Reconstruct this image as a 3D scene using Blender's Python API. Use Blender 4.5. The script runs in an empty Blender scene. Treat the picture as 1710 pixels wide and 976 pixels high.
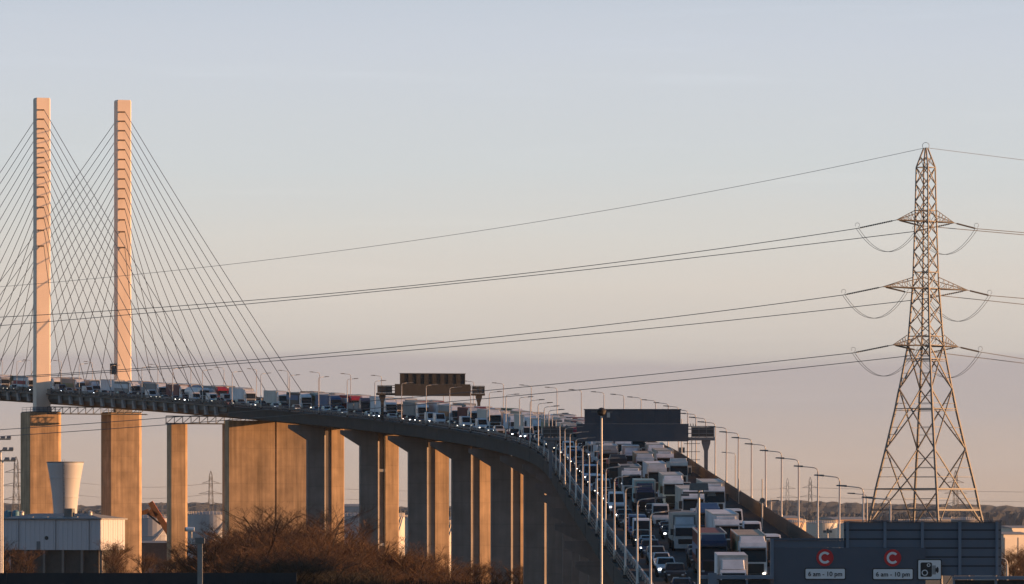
import bpy, math, random
from mathutils import Vector, Matrix
random.seed(7)
SC = bpy.context.scene
COL = SC.collection
# ------------------------------------------------------------------ camera, sky, sun, exposure
CZ = 17.0            # camera height above the ground
F = 9500.0           # focal length in photograph pixels (200 mm lens)
HOR = 870.0          # horizon row
cd = bpy.data.cameras.new('camera'); cam = bpy.data.objects.new('camera', cd); COL.objects.link(cam)
cam.location = (0, 0, CZ); cam.rotation_euler = (math.radians(90), 0, 0)
cd.sensor_width = 36; cd.lens = 36*F/1710; cd.shift_y = (HOR-488)/1710; cd.clip_start = 1; cd.clip_end = 40000
SC.camera = cam
SUN_EL, SUN_AZ = 6.0, 1.5      # azimuth: degrees from +X towards +Y
sv = Vector((math.cos(math.radians(SUN_EL))*math.cos(math.radians(SUN_AZ)), math.cos(math.radians(SUN_EL))*math.sin(math.radians(SUN_AZ)), math.sin(math.radians(SUN_EL))))
w = bpy.data.worlds.new('World'); SC.world = w; w.use_nodes = True
nt = w.node_tree; N = nt.nodes; N.clear()
def nn(t, typ, **k):
    n = t.nodes.new(typ)
    for a, b in k.items(): setattr(n, a, b)
    return n
sky = nn(nt, 'ShaderNodeTexSky', sky_type='NISHITA', sun_disc=False, sun_elevation=math.radians(SUN_EL), sun_rotation=math.radians(90-SUN_AZ), air_density=1.0, dust_density=0.25, ozone_density=2.5, altitude=0)
tc = nn(nt, 'ShaderNodeTexCoord'); sep = nn(nt, 'ShaderNodeSeparateXYZ'); nt.links.new(tc.outputs['Generated'], sep.inputs[0])
# thin cloud bank low over the horizon plus faint streaks: noise stretched sideways shifts the elevation
mp = nn(nt, 'ShaderNodeMapping'); mp.inputs['Scale'].default_value = (9, 9, 160); nt.links.new(tc.outputs['Generated'], mp.inputs[0])
no = nn(nt, 'ShaderNodeTexNoise'); no.inputs['Scale'].default_value = 1.0; no.inputs['Detail'].default_value = 5; nt.links.new(mp.outputs[0], no.inputs['Vector'])
def mth(t, op, a, b=None, c=None, clamp=False):
    n = nn(t, 'ShaderNodeMath', operation=op); n.use_clamp = clamp
    for i, x in enumerate((a, b, c)):
        if x is None: continue
        if isinstance(x, (int, float)): n.inputs[i].default_value = x
        else: t.links.new(x, n.inputs[i])
    return n.outputs[0]
el = mth(nt, 'MULTIPLY_ADD', mth(nt, 'SUBTRACT', no.outputs[0], 0.5), 0.006, sep.outputs[2])
fac = mth(nt, 'DIVIDE', el, 0.1, clamp=True)
rp = nn(nt, 'ShaderNodeValToRGB'); nt.links.new(fac, rp.inputs[0])
def srgb(r, g, b):
    return tuple(((c/255)/12.92 if c/255 < .04045 else ((c/255+.055)/1.055)**2.4) for c in (r, g, b))+(1,)
SKY_EXP = 0.0
stops = [(0.0, (187, 166, 152)), (0.06, (193, 173, 159)), (0.13, (192, 176, 166)), (0.2, (184, 174, 171)), (0.278, (183, 174, 173)), (0.297, (200, 192, 185)), (0.34, (207, 199, 191)), (0.41, (215, 207, 198)), (0.5, (214, 211, 205)), (0.62, (208, 212, 213)), (0.8, (204, 210, 218)), (0.95, (200, 207, 221))]
while len(rp.color_ramp.elements) < len(stops): rp.color_ramp.elements.new(0.5)
for e, (p, c) in zip(rp.color_ramp.elements, stops): e.position = p; e.color = srgb(*c)
mr = nn(nt, 'ShaderNodeMapRange', interpolation_type='SMOOTHSTEP'); mr.inputs[1].default_value = 0.08; mr.inputs[2].default_value = 0.14; nt.links.new(sep.outputs[2], mr.inputs[0])
sk = nn(nt, 'ShaderNodeMix', data_type='RGBA', blend_type='MULTIPLY'); sk.inputs[0].default_value = 1; nt.links.new(sky.outputs[0], sk.inputs[6]); sk.inputs[7].default_value = (1, 1, 1, 1)
bgA = nn(nt, 'ShaderNodeBackground'); bgA.inputs[1].default_value = 0.10; nt.links.new(sk.outputs[2], bgA.inputs[0])
mp2 = nn(nt, 'ShaderNodeMapping'); mp2.inputs['Scale'].default_value = (14, 14, 240); mp2.inputs['Rotation'].default_value = (0, .012, 0); nt.links.new(tc.outputs['Generated'], mp2.inputs[0])
no2 = nn(nt, 'ShaderNodeTexNoise'); no2.inputs['Scale'].default_value = 1.0; no2.inputs['Detail'].default_value = 6; no2.inputs['Roughness'].default_value = .6; nt.links.new(mp2.outputs[0], no2.inputs['Vector'])
stk = nn(nt, 'ShaderNodeMapRange', interpolation_type='SMOOTHSTEP'); nt.links.new(no2.outputs[0], stk.inputs[0]); stk.inputs[1].default_value = .52; stk.inputs[2].default_value = .75; stk.inputs[3].default_value = 1.0; stk.inputs[4].default_value = 1.03
stm = nn(nt, 'ShaderNodeVectorMath', operation='SCALE'); nt.links.new(rp.outputs[0], stm.inputs[0]); nt.links.new(stk.outputs[0], stm.inputs['Scale'])
bgB = nn(nt, 'ShaderNodeBackground'); bgB.inputs[1].default_value = 0.54; nt.links.new(stm.outputs[0], bgB.inputs[0])
ms = nn(nt, 'ShaderNodeMixShader'); nt.links.new(mr.outputs[0], ms.inputs[0]); nt.links.new(bgB.outputs[0], ms.inputs[1]); nt.links.new(bgA.outputs[0], ms.inputs[2])
wo = nn(nt, 'ShaderNodeOutputWorld'); nt.links.new(ms.outputs[0], wo.inputs['Surface'])
sl = bpy.data.lights.new('sun', 'SUN'); sl.energy = 5.0; sl.angle = math.radians(0.6); sl.color = (1.0, 0.52, 0.23)
so = bpy.data.objects.new('sun', sl); COL.objects.link(so); so.rotation_euler = sv.to_track_quat('Z', 'Y').to_euler(); so.location = sv*500
SC.view_settings.view_transform = 'Standard'; SC.view_settings.look = 'None'; SC.view_settings.gamma = 1; SC.view_settings.exposure = 0.9
SC.render.engine = 'CYCLES'; SC.cycles.volume_step_rate = 4; SC.cycles.max_bounces = 5; SC.cycles.diffuse_bounces = 2; SC.cycles.glossy_bounces = 2; SC.cycles.volume_bounces = 0

# ------------------------------------------------------------------ helpers
MATS = {}
def mat(name, col, rough=.7, metal=0., vary=.15, scale=1.0, emit=0, bump=0, stretch=(1, 1, 1), spec=.5, vary2=0, joints=0):
    if name in MATS: return MATS[name]
    m = bpy.data.materials.new(name); MATS[name] = m; m.use_nodes = True
    t = m.node_tree; b = t.nodes['Principled BSDF']
    b.inputs['Roughness'].default_value = rough; b.inputs['Metallic'].default_value = metal; b.inputs['Specular IOR Level'].default_value = spec
    c4 = tuple(col[:3])+(1,)
    if emit:
        b.inputs['Base Color'].default_value = c4; b.inputs['Emission Color'].default_value = c4; b.inputs['Emission Strength'].default_value = emit; return m
    tc = t.nodes.new('ShaderNodeTexCoord'); mp = t.nodes.new('ShaderNodeMapping'); t.links.new(tc.outputs['Object'], mp.inputs[0]); mp.inputs['Scale'].default_value = tuple(scale*s for s in stretch)
    no = t.nodes.new('ShaderNodeTexNoise'); no.inputs['Detail'].default_value = 6; no.inputs['Roughness'].default_value = .65; no.inputs['Scale'].default_value = 1; t.links.new(mp.outputs[0], no.inputs['Vector'])
    mr = t.nodes.new('ShaderNodeMapRange'); t.links.new(no.outputs[0], mr.inputs[0]); mr.inputs[1].default_value = .3; mr.inputs[2].default_value = .7; mr.inputs[3].default_value = 1-vary; mr.inputs[4].default_value = 1+vary
    v = mr.outputs[0]
    if vary2:   # second, isotropic blotches
        n2 = t.nodes.new('ShaderNodeTexNoise'); n2.inputs['Scale'].default_value = scale*.35; n2.inputs['Detail'].default_value = 8; t.links.new(tc.outputs['Object'], n2.inputs['Vector'])
        m2 = t.nodes.new('ShaderNodeMapRange'); t.links.new(n2.outputs[0], m2.inputs[0]); m2.inputs[1].default_value = .3; m2.inputs[2].default_value = .7; m2.inputs[3].default_value = 1-vary2; m2.inputs[4].default_value = 1+vary2
        v = mth(t, 'MULTIPLY', v, m2.outputs[0])
    if joints:  # horizontal lift joints of the formwork
        sp = t.nodes.new('ShaderNodeSeparateXYZ'); t.links.new(tc.outputs['Object'], sp.inputs[0])
        fr = mth(t, 'FRACT', mth(t, 'DIVIDE', sp.outputs[2], joints)); v = mth(t, 'MULTIPLY', v, mth(t, 'MULTIPLY_ADD', mth(t, 'LESS_THAN', fr, .05), -.09, 1.0))
        fl = mth(t, 'FLOOR', mth(t, 'DIVIDE', sp.outputs[2], joints)); wn = t.nodes.new('ShaderNodeTexWhiteNoise'); wn.noise_dimensions = '1D'; t.links.new(fl, wn.inputs['W']); v = mth(t, 'MULTIPLY', v, mth(t, 'MULTIPLY_ADD', wn.outputs[0], .08, .96))
    mx = t.nodes.new('ShaderNodeVectorMath'); mx.operation = 'SCALE'; mx.inputs[0].default_value = col[:3]; t.links.new(v, mx.inputs['Scale']); t.links.new(mx.outputs[0], b.inputs['Base Color'])
    if bump:
        bp = t.nodes.new('ShaderNodeBump'); bp.inputs['Strength'].default_value = bump; t.links.new(no.outputs[0], bp.inputs['Height']); t.links.new(bp.outputs[0], b.inputs['Normal'])
    return m
class MB:
    def __init__(s): s.v = []; s.f = []
    def box(s, x0, x1, y0, y1, z0, z1):
        b = len(s.v); s.v += [(x, y, z) for z in (z0, z1) for x, y in ((x0, y0), (x1, y0), (x1, y1), (x0, y1))]
        s.f += [tuple(b+i for i in q) for q in ((3, 2, 1, 0), (4, 5, 6, 7), (0, 1, 5, 4), (1, 2, 6, 5), (2, 3, 7, 6), (3, 0, 4, 7))]; return s
    def hexa(s, lo, hi):      # two quads (4 points each)
        b = len(s.v); s.v += list(lo)+list(hi)
        s.f += [tuple(b+i for i in q) for q in ((3, 2, 1, 0), (4, 5, 6, 7), (0, 1, 5, 4), (1, 2, 6, 5), (2, 3, 7, 6), (3, 0, 4, 7))]; return s
    def loft(s, rings, caps=True):
        b = len(s.v); n = len(rings[0])
        for r in rings: s.v += [tuple(p) for p in r]
        for k in range(len(rings)-1):
            for i in range(n):
                j = (i+1) % n; s.f.append((b+k*n+i, b+k*n+j, b+(k+1)*n+j, b+(k+1)*n+i))
        if caps:
            s.f.append(tuple(b+i for i in reversed(range(n)))); s.f.append(tuple(b+(len(rings)-1)*n+i for i in range(n)))
        return s
    def prism(s, poly, z0, z1):   # plan polygon (x,y) extruded in z
        return s.loft([[(x, y, z0) for x, y in poly], [(x, y, z1) for x, y in poly]])
    def side(s, prof, w0, w1=None):   # side outline (x,z) extruded across y
        w1 = w0 if w1 is None else w1
        return s.loft([[(x, w0, z) for x, z in prof], [(x, -w1, z) for x, z in prof]])
    def tube(s, pts, r, n=6, r2=None):
        pts = [Vector(p) for p in pts]; rings = []; m = len(pts)
        for i, p in enumerate(pts):
            d = (pts[min(i+1, m-1)]-pts[max(i-1, 0)]).normalized()
            a = d.cross(Vector((0, 0, 1)));
            if a.length < 1e-3: a = Vector((1, 0, 0))
            a.normalize(); c = d.cross(a); rr = r if r2 is None else r+(r2-r)*i/(m-1)
            rings.append([p+(a*math.cos(2*math.pi*k/n)+c*math.sin(2*math.pi*k/n))*rr for k in range(n)])
        return s.loft(rings)
    def lathe(s, prof, n=24, c=(0, 0)):
        return s.loft([[(c[0]+r*math.cos(2*math.pi*k/n), c[1]+r*math.sin(2*math.pi*k/n), z) for k in range(n)] for r, z in prof])
    def ycyl(s, x, y0, y1, z, r, n=14):
        return s.loft([[(x+r*math.cos(2*math.pi*k/n), y, z+r*math.sin(2*math.pi*k/n)) for k in range(n)] for y in (y0, y1)])
    def xcyl(s, x0, x1, y, z, r, n=16):
        return s.loft([[(x, y+r*math.cos(2*math.pi*k/n), z+r*math.sin(2*math.pi*k/n)) for k in range(n)] for x in (x0, x1)])
    def mesh(s, name, smooth=False):
        me = bpy.data.meshes.new(name); me.from_pydata([tuple(p) for p in s.v], [], s.f); me.update()
        bm_fix(me)
        if smooth: me.polygons.foreach_set('use_smooth', [True]*len(me.polygons))
        me.materials.append(None); return me
import bmesh
def bm_fix(me):
    b = bmesh.new(); b.from_mesh(me); bmesh.ops.recalc_face_normals(b, faces=b.faces); b.to_mesh(me); b.free()
def ob(name, me, m, parent=None, loc=(0, 0, 0), rot=(0, 0, 0)):
    if isinstance(me, MB): me = me.mesh(name)
    o = bpy.data.objects.new(name, me); COL.objects.link(o)
    if parent is not None: o.parent = parent
    o.location = loc; o.rotation_euler = rot
    if m is not None and me is not None:
        o.material_slots[0].link = 'OBJECT'; o.material_slots[0].material = m
    return o
def tag(o, label, cat, group=None):
    o['label'] = label; o['category'] = cat
    if group: o['group'] = group
    return o
def thing(name, label, cat, loc=(0, 0, 0), rot=(0, 0, 0), group=None):
    o = bpy.data.objects.new(name, None); COL.objects.link(o); o.location = loc; o.rotation_euler = rot; o.empty_display_size = .5
    return tag(o, label, cat, group)
def struct(name, me, m):
    o = ob(name, me, m); o['kind'] = 'structure'; return o
def px(u, v, Y):     # a photograph pixel at distance Y as a world point
    return Vector(((u-855)*Y/F, Y, CZ+(HOR-v)*Y/F))
ORD = ['', 'first', 'second', 'third', 'fourth', 'fifth', 'sixth', 'seventh', 'eighth', 'ninth', 'tenth', 'eleventh', 'twelfth', 'thirteenth', 'fourteenth', 'fifteenth', 'sixteenth', 'seventeenth', 'eighteenth', 'nineteenth', 'twentieth']
def ordn(i):
    if i <= 20: return ORD[i]
    t = {2: 'twenty', 3: 'thirty', 4: 'forty', 5: 'fifty'}[i//10]; tt = {2: 'twentieth', 3: 'thirtieth', 4: 'fortieth', 5: 'fiftieth'}[i//10]
    return tt if i % 10 == 0 else t+'-'+ORD[i % 10]

# materials
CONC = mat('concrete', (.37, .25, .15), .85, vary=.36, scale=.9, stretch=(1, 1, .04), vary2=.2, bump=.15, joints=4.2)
CONC2 = mat('concrete_shade_tone', (.19, .168, .158), .88, vary=.13, scale=.8, stretch=(1, 1, .05), vary2=.16, joints=4.2)  # streaked concrete; the shade of the darker pier faces is in its colour
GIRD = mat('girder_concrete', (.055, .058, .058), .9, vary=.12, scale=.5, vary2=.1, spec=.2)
STEELD = mat('dark_steel', (.055, .062, .07), .6, vary=.2, scale=1)
PYL = mat('pylon_paint', (.74, .60, .50), .6, vary=.05, scale=.5, stretch=(1, 1, .1), vary2=.05)
CAB = mat('cable_black', (.07, .07, .075), .6)
ASPH = mat('asphalt', (.045, .045, .05), .9, vary=.2, scale=.6, vary2=.15, spec=.2)
LINEW = mat('road_paint', (.6, .6, .58), .7)
PARA = mat('parapet_steel', (.05, .05, .052), .6, vary=.2)
GALV = mat('galvanised_steel', (.50, .47, .44), .5, metal=.15, vary=.1)
LANT = mat('lantern_grey', (.12, .12, .12), .5)
SIGNB = mat('sign_back_grey', (.17, .22, .27), .6, vary=.08, scale=.7)
SIGND = mat('sign_back_dark', (.055, .07, .095), .6, vary=.08, scale=.7)
GBEAM = mat('gantry_beam_brown', (.055, .053, .052), .9, vary=.1, spec=.1)
GREYS = mat('gantry_steel', (.14, .15, .17), .6, vary=.1)
BLACK = mat('black', (.02, .02, .022), .6)
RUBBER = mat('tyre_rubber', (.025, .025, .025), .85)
GLASS = mat('vehicle_glass', (.015, .018, .022), .12, vary=.05, spec=.35)
LAMP = mat('headlamp', (1, .93, .82), emit=4.5); LAMP2 = mat('headlamp_dim', (1, .88, .7), emit=1.8); LAMP3 = mat('headlamp_bright', (.95, .97, 1), emit=8); LOFF = mat('headlamp_unlit', (.5, .5, .52), .2)
CHAS = mat('chassis_black', (.03, .03, .032), .7)
PLATE = mat('number_plate', (.75, .75, .70), .6)

# ------------------------------------------------------------------ alignment of the road
CX = [13.88, 13.35, 12.82, 12.29, 11.76, 11.23, 10.69, 10.16, 9.63, 9.1, 8.57, 8.04, 7.51, 7.0, 6.53, 6.11, 5.63, 4.82, 3.31, 0.78, -2.92, -7.82, -13.91, -21.15, -29.5, -38.83, -48.98, -59.84, -71.42, -83.8, -97.08, -111.22, -126.0, -141.04, -156.07, -171.1, -186.13, -201.17, -216.2, -231.23, -246.27, -261.3, -276.33]
CZZ = [-15.67, -14.13, -12.58, -11.03, -9.49, -7.94, -6.4, -4.85, -3.3, -1.76, -0.22, 1.32, 2.86, 4.4, 5.93, 7.46, 8.99, 10.51, 12.04, 13.57, 15.09, 16.63, 18.16, 19.71, 21.27, 22.83, 24.41, 26.0, 27.6, 29.21, 30.82, 32.44, 34.07, 35.69, 37.1, 38.3, 39.3, 40.1, 40.7, 41.1, 41.4, 41.5, 41.6]
def cub(T, y):
    q = (y-240)/40; i = min(max(int(math.floor(q)), 1), len(T)-3); t = q-i
    a, b, c, d = T[i-1], T[i], T[i+1], T[i+2]
    return b+.5*t*(c-a+t*(2*a-5*b+4*c-d+t*(3*(b-c)+d-a)))
def cur(y): return cub(CX, y), cub(CZZ, y)+CZ
def frame(y):
    x0, z0 = cur(y-2); x1, z1 = cur(y+2); th = math.atan2(-(x1-x0), 4); return th, (z1-z0)/math.hypot(4, x1-x0)
def road(y, t=0, h=0):
    x, z = cur(y); th, g = frame(y); return Vector((x+t*math.cos(th), y+t*math.sin(th), z+h))
W = 20.9
def ufind(t, u, h=0):
    best = None; y = 400.0
    while y < 1750:
        p = road(y, t, h); d = abs(855+F*p.x/p.y-u)
        if best is None or d < best[0]: best = (d, y)
        y += .5
    return best[1]
def step_back(y, d):     # station d metres further along the road (away from the camera)
    th, g = frame(y); return y+d*math.cos(th)

# ------------------------------------------------------------------ ground, hills
g = MB(); R = 16000
rings = [0, 300, 700, 1200, 1800, 2600, 4000, 7000, 16000]
g.v.append((0, 0, 0)); n = 48
for r in rings[1:]: g.v += [(r*math.cos(2*math.pi*k/n), r*math.sin(2*math.pi*k/n), 0) for k in range(n)]
for k in range(n): g.f.append((0, 1+k, 1+(k+1) % n))
for j in range(len(rings)-2):
    for k in range(n): a = 1+j*n; b = a+n; g.f.append((a+k, b+k, b+(k+1) % n, a+(k+1) % n))
struct('ground', g, mat('rough_grass', (.075, .06, .035), .95, vary=.35, scale=.05, vary2=.3, bump=.3))
def ridge(name, Y, top, amp, seed, depth, u0=-900, u1=2600, n=420, bmp=2.0):
    rnd = random.Random(seed); ph = [(rnd.uniform(.5, 9), rnd.uniform(0, 6.28), rnd.random()) for _ in range(7)]
    m = MB(); rows = 7
    for i in range(n):
        a = i/(n-1); u = u0+(u1-u0)*a
        hh = top+amp*sum(c/(1+f*.25)*math.sin(f*a*9+p) for f, p, c in ph)*.5
        for j in range(rows):
            b = j/(rows-1); yy = Y+depth*b
            z = max(hh, 3)*math.sin(min(b*1.35, 1)*math.pi/2)**.8+(rnd.uniform(-.8, 1)*bmp if 0 < j else 0)
            if j == 0: z = -2
            m.v.append(((u-855)*yy/F, yy+rnd.uniform(-8, 8), z))
    for i in range(n-1):
        for j in range(rows-1):
            a = i*rows+j; m.f.append((a, a+rows, a+rows+1, a+1))
    return struct(name, m, mat('wooded_hill', (.026, .027, .027), .95, vary=.45, scale=.04, vary2=.3))
ridge('hills', 10500, 46, 16, 3, 900, bmp=3.0)
ridge('hills', 6500, 27, 8, 8, 500, n=800, bmp=3.0)

# ------------------------------------------------------------------ bridge and viaduct
TY = 1515.0; AY = 1347.0
PIERS = [1281, 1228, 1177, 1127, 1075, 1022, 970, 918, 866, 814, 762, 710, 658, 606, 554, 502, 450, 398, 346, 294]
via = thing('road_viaduct', 'long curving concrete viaduct carrying jammed traffic down towards the camera', 'viaduct', road(PIERS[0], 10))
brg = thing('cable_stayed_bridge', 'cable stayed bridge span with two tall pale pylon legs at left', 'bridge', road(TY, 10))
def kid(parent, name, mb, m, **k):
    me = mb.mesh(name) if isinstance(mb, MB) else mb
    me.transform(Matrix.Translation(-parent.location)); return ob(name, me, m, parent, **k)
def sweep(y0, y1, poly, step=8.0):    # cross-section (t,h) swept along the road
    n = max(2, int(abs(y1-y0)/step)+1); m = MB()
    return m.loft([[road(y0+(y1-y0)*i/(n-1), t, h) for t, h in poly] for i in range(n)])
ends = [AY]+PIERS+[262]
for a, b in zip(ends[:-1], ends[1:]):
    a2, b2 = a-.5, b+.5
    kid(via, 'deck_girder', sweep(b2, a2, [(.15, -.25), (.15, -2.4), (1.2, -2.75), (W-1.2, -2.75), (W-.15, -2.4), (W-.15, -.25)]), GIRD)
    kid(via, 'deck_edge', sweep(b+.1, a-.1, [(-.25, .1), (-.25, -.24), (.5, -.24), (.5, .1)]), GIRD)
kid(via, 'road_surface', sweep(262, AY, [(.5, 0), (.5, -.2), (W-.5, -.2), (W-.5, 0)]), ASPH)
LANES = [3.9, 7.6, 11.3, 15.0]
for y0, y1 in [(262+i*90, 262+i*90+88) for i in range(12)]:
    pass
for t in (2.0, 16.9):
    kid(via, 'edge_line', sweep(262, AY, [(t-.08, .004), (t-.08, .012), (t+.08, .012), (t+.08, .004)]), LINEW)
dash = MB()
for t in (5.75, 9.45, 13.15):
    y = 430.0
    while y < 900:
        dash.loft([[road(yy, t+a, h) for a, h in ((-.06, .004), (-.06, .012), (.06, .012), (.06, .004))] for yy in (y, y+3)]); y += 9
dm = kid(via, 'lane_markings', dash, LINEW); dm['kind'] = 'stuff'
# parapets: open rails and posts on the left, solid wind barrier on the right
for a, b in zip(ends[:-1], ends[1:]):
    for h in (.45, .8, 1.12):
        kid(via, 'rail', sweep(b+.1, a-.1, [(-.06, h-.05), (-.06, h+.05), (.06, h+.05), (.06, h-.05)], 12), PARA)
    kid(via, 'barrier_rail', sweep(b+.1, a-.1, [(1.2, .5), (1.2, .8), (1.27, .8), (1.27, .5)], 12), mat('barrier_grey', (.16, .16, .17), .6))
    kid(via, 'wind_barrier', sweep(b+.12, a-.12, [(W-.6, .02), (W-.6, 1.55), (W-.45, 1.55), (W-.45, .02)], 12), mat('barrier_brown', (.04, .03, .026), .7, vary=.25, scale=.6))
pm = MB().box(-.05, .05, -.05, .05, .1, 1.2).mesh('parapet_post')
y = 430.0
while y < 1030:
    o = ob('parapet_post', pm, PARA, via, road(y)-via.location); y += 4 if y < 600 else (6 if y < 800 else 10)
bm_ = MB().box(-.06, .06, -.05, .05, .02, .8).mesh('barrier_post')
y = 430.0
while y < 700:
    ob('barrier_post', bm_, GALV, via, road(y, 1.36)-via.location); y += 6

def local(y, t, a, h=0):      # t metres right of the left edge, a metres towards the camera
    th, g = frame(y); x, z = cur(y)
    return Vector((x+t*math.cos(th)+a*math.sin(th), y+t*math.sin(th)-a*math.cos(th), z+h))
for i, y in enumerate(PIERS):
    th, g = frame(y); zt = cur(y)[1]-2.78
    kid(via, 'joint_shade_strip', sweep(y-.8, y+.8, [(.12, -.26), (.12, -2.45), (.4, -2.45), (.4, -.26)]), RUBBER)  # dark strip standing in for the shade inside the deep girder gap
    ka = math.tan(th+math.radians(6)); kb = -math.tan(math.radians(24)-th)
    def plan(pts, z0, z1):
        q = [local(y, t, a) for t, a in pts]; return MB().prism([(p.x, p.y) for p in q], z0, z1)
    A = [(3.3, -1.5), (3.3, 0), (6.9, 3.6*ka), (7.35, 3.6*ka-.7), (7.35, -1.5)]
    Rr = [(7.36, -1.5), (7.36, -.02), (8.8, -.02), (8.8, -1.5)]
    B = [(8.81, -1.5), (8.81, .15), (11.7, .15+2.9*kb), (11.95, -.8), (11.95, -1.5)]
    C = [(16.2, -1.5), (16.2, .2), (18.3, .2+2.1*kb), (18.55, -.8), (18.55, -1.5)]
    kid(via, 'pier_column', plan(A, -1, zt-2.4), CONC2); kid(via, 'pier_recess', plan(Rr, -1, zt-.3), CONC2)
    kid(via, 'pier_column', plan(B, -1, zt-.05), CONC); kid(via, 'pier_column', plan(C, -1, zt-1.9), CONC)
    # crosshead: cantilevers tapering out to the deck edges
    def head(t0, t1, a0, a1, lo0, lo1):
        m = MB(); P = lambda t, a, z: Vector((local(y, t, a).x, local(y, t, a).y, z))
        return m.hexa([P(t0, a0, lo0), P(t1, a1, lo1), P(t1, -1.5, lo1), P(t0, -1.5, lo0)], [P(t0, a0, zt), P(t1, a1, zt), P(t1, -1.5, zt), P(t0, -1.5, zt)])
    tl_ = -.9 if y > 900 else -2.3
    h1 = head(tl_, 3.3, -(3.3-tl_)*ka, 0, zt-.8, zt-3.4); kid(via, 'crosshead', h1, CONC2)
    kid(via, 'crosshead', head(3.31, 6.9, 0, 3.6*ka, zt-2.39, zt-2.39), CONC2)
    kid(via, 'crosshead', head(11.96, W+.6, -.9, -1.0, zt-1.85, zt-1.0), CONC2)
    if i == 1:
        for pz in (zt-9, zt-25): kid(via, 'pipe_bracket', plan([(7.4, -.01), (7.4, .2), (8.75, .2), (8.75, -.01)], pz, pz+.6), GALV)
    if i == 1:
        p = local(y, 8.55, .12); kid(via, 'drain_pipe', MB().tube([(p.x, p.y, 0), (p.x, p.y, zt-.5)], .14, 8), CHAS)
# wide end pier of the cable stayed part
def plan_at(y, pts, z0, z1):
    q = [local(y, t, a) for t, a in pts]; return MB().prism([(p.x, p.y) for p in q], z0, z1)
zt = cur(AY)[1]-3.3
kid(brg, 'end_pier', plan_at(AY, [(.4, -3.7), (.4, -.2), (.6, 0), (11.8, 0), (11.85, -.35), (12.15, -.35), (12.2, 0), (19.9, 0), (20.4, -.6), (20.4, -3.7)], -1, zt), CONC)
# intermediate and tower piers
def chpier(y, t0, t1, d, z1, name, c=.7):
    return kid(brg, name, plan_at(y, [(t0, -d), (t0, -.15), (t0+.15, 0), (t1-c, 0), (t1, -c), (t1, -d)], -1, z1), CONC)
zi = cur(1405)[1]-5.2
chpier(1405, 1.2, 5.6, 4.0, zi, 'side_pier'); chpier(1405, 15.4, 19.8, 4.0, zi, 'side_pier')
zp = cur(TY)[1]-5.1
for t0 in (-6.1, 16.2):
    chpier(TY-5.5, t0, t0+8.9, 9.0, zp, 'tower_pier', 1.0)
    kid(brg, 'pier_cap', plan_at(TY-5.5, [(t0+.1, -8.5), (t0+.1, -.1), (t0+8.4, -.1), (t0+8.4, -8.5)], zp+.01, zp+.25), STEELD)
    hr = MB()
    for k in range(8):
        for a in (0, -8.4): p = local(TY-5.5, t0+.3+k*1.15, a-.1); hr.tube([(p.x, p.y, zp+.2), (p.x, p.y, zp+1.4)], .04, 4)
    for a in (0, -8.4):
        for hh in (.8, 1.4):
            p = local(TY-5.5, t0+.3, a-.1); q = local(TY-5.5, t0+8.3, a-.1); hr.tube([(p.x, p.y, zp+hh), (q.x, q.y, zp+hh)], .04, 4)
    kid(brg, 'pier_railing', hr, STEELD)
# steel deck of the stayed span
DK = mat('deck_steel_green', (.03, .038, .038), .6, vary=.15, scale=.4)
y = AY+.4
while y < 1760:
    y2 = min(y+29, 1762)
    kid(brg, 'deck_girder', sweep(y, y2-.1, [(.3, -.25), (.1, -1.3), (.6, -2.3), (2.5, -2.9), (W-2.5, -2.9), (W-.6, -2.3), (W-.1, -1.3), (W-.3, -.25)]), DK)
    kid(brg, 'deck_edge', sweep(y, y2-.1, [(-.4, .1), (-.4, -.24), (.5, -.24), (.5, .1)]), DK)
    for h in (.35, .65, .95, 1.2):
        kid(brg, 'rail', sweep(y, y2-.1, [(-.1, h-.09), (-.1, h+.09), (0, h+.09), (0, h-.09)], 15), DK)
    kid(brg, 'wind_barrier', sweep(y, y2-.1, [(W-.6, .02), (W-.6, 1.5), (W-.45, 1.5), (W-.45, .02)], 15), DK)
    y = y2
kid(brg, 'road_surface', sweep(AY+.1, 1762, [(.5, 0), (.5, -.2), (W-.5, -.2), (W-.5, 0)]), ASPH)
# pale bracket fairings hanging along the edge
BRK = mat('bracket_grey', (.24, .25, .26), .7)
y = AY+9
while y < 1640:
    if abs(y-TY) > 9:
        m = MB(); P = lambda a, t, h: local(y, t, a, h)
        m.hexa([P(1.3, -.45, -2.35), P(-1.3, -.45, -2.35), P(-1.3, .02, -2.35), P(1.3, .02, -2.35)], [P(.45, -.75, -.3), P(-.45, -.75, -.3), P(-.45, .02, -.3), P(.45, .02, -.3)])
        kid(brg, 'edge_bracket', m, BRK)
    y = step_back(y, 10.2)
# maintenance gantries slung under the deck
for yy in (TY-13, 1392):
    m = MB()
    for k in range(13):
        t = -3.5+k*2.1; a = local(yy, t, 0); z0 = a.z-5.1; z1 = a.z-3.3
        b = local(yy, t+2.1, 0)
        for zz in (z0, z1): m.tube([(a.x, a.y, zz), (b.x, b.y, zz)], .13, 4)
        m.tube([(a.x, a.y, z0), (a.x, a.y, z1)], .1, 4); m.tube([(a.x, a.y, z0), (b.x, b.y, z1)], .08, 4)
    kid(brg, 'maintenance_gantry', m, CAB)
    kid(brg, 'gantry_walkway', sweep(yy-1, yy+1, [(-3.5, -5.25), (-3.5, -5.12), (W+3, -5.12), (W+3, -5.25)]), STEELD)
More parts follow.
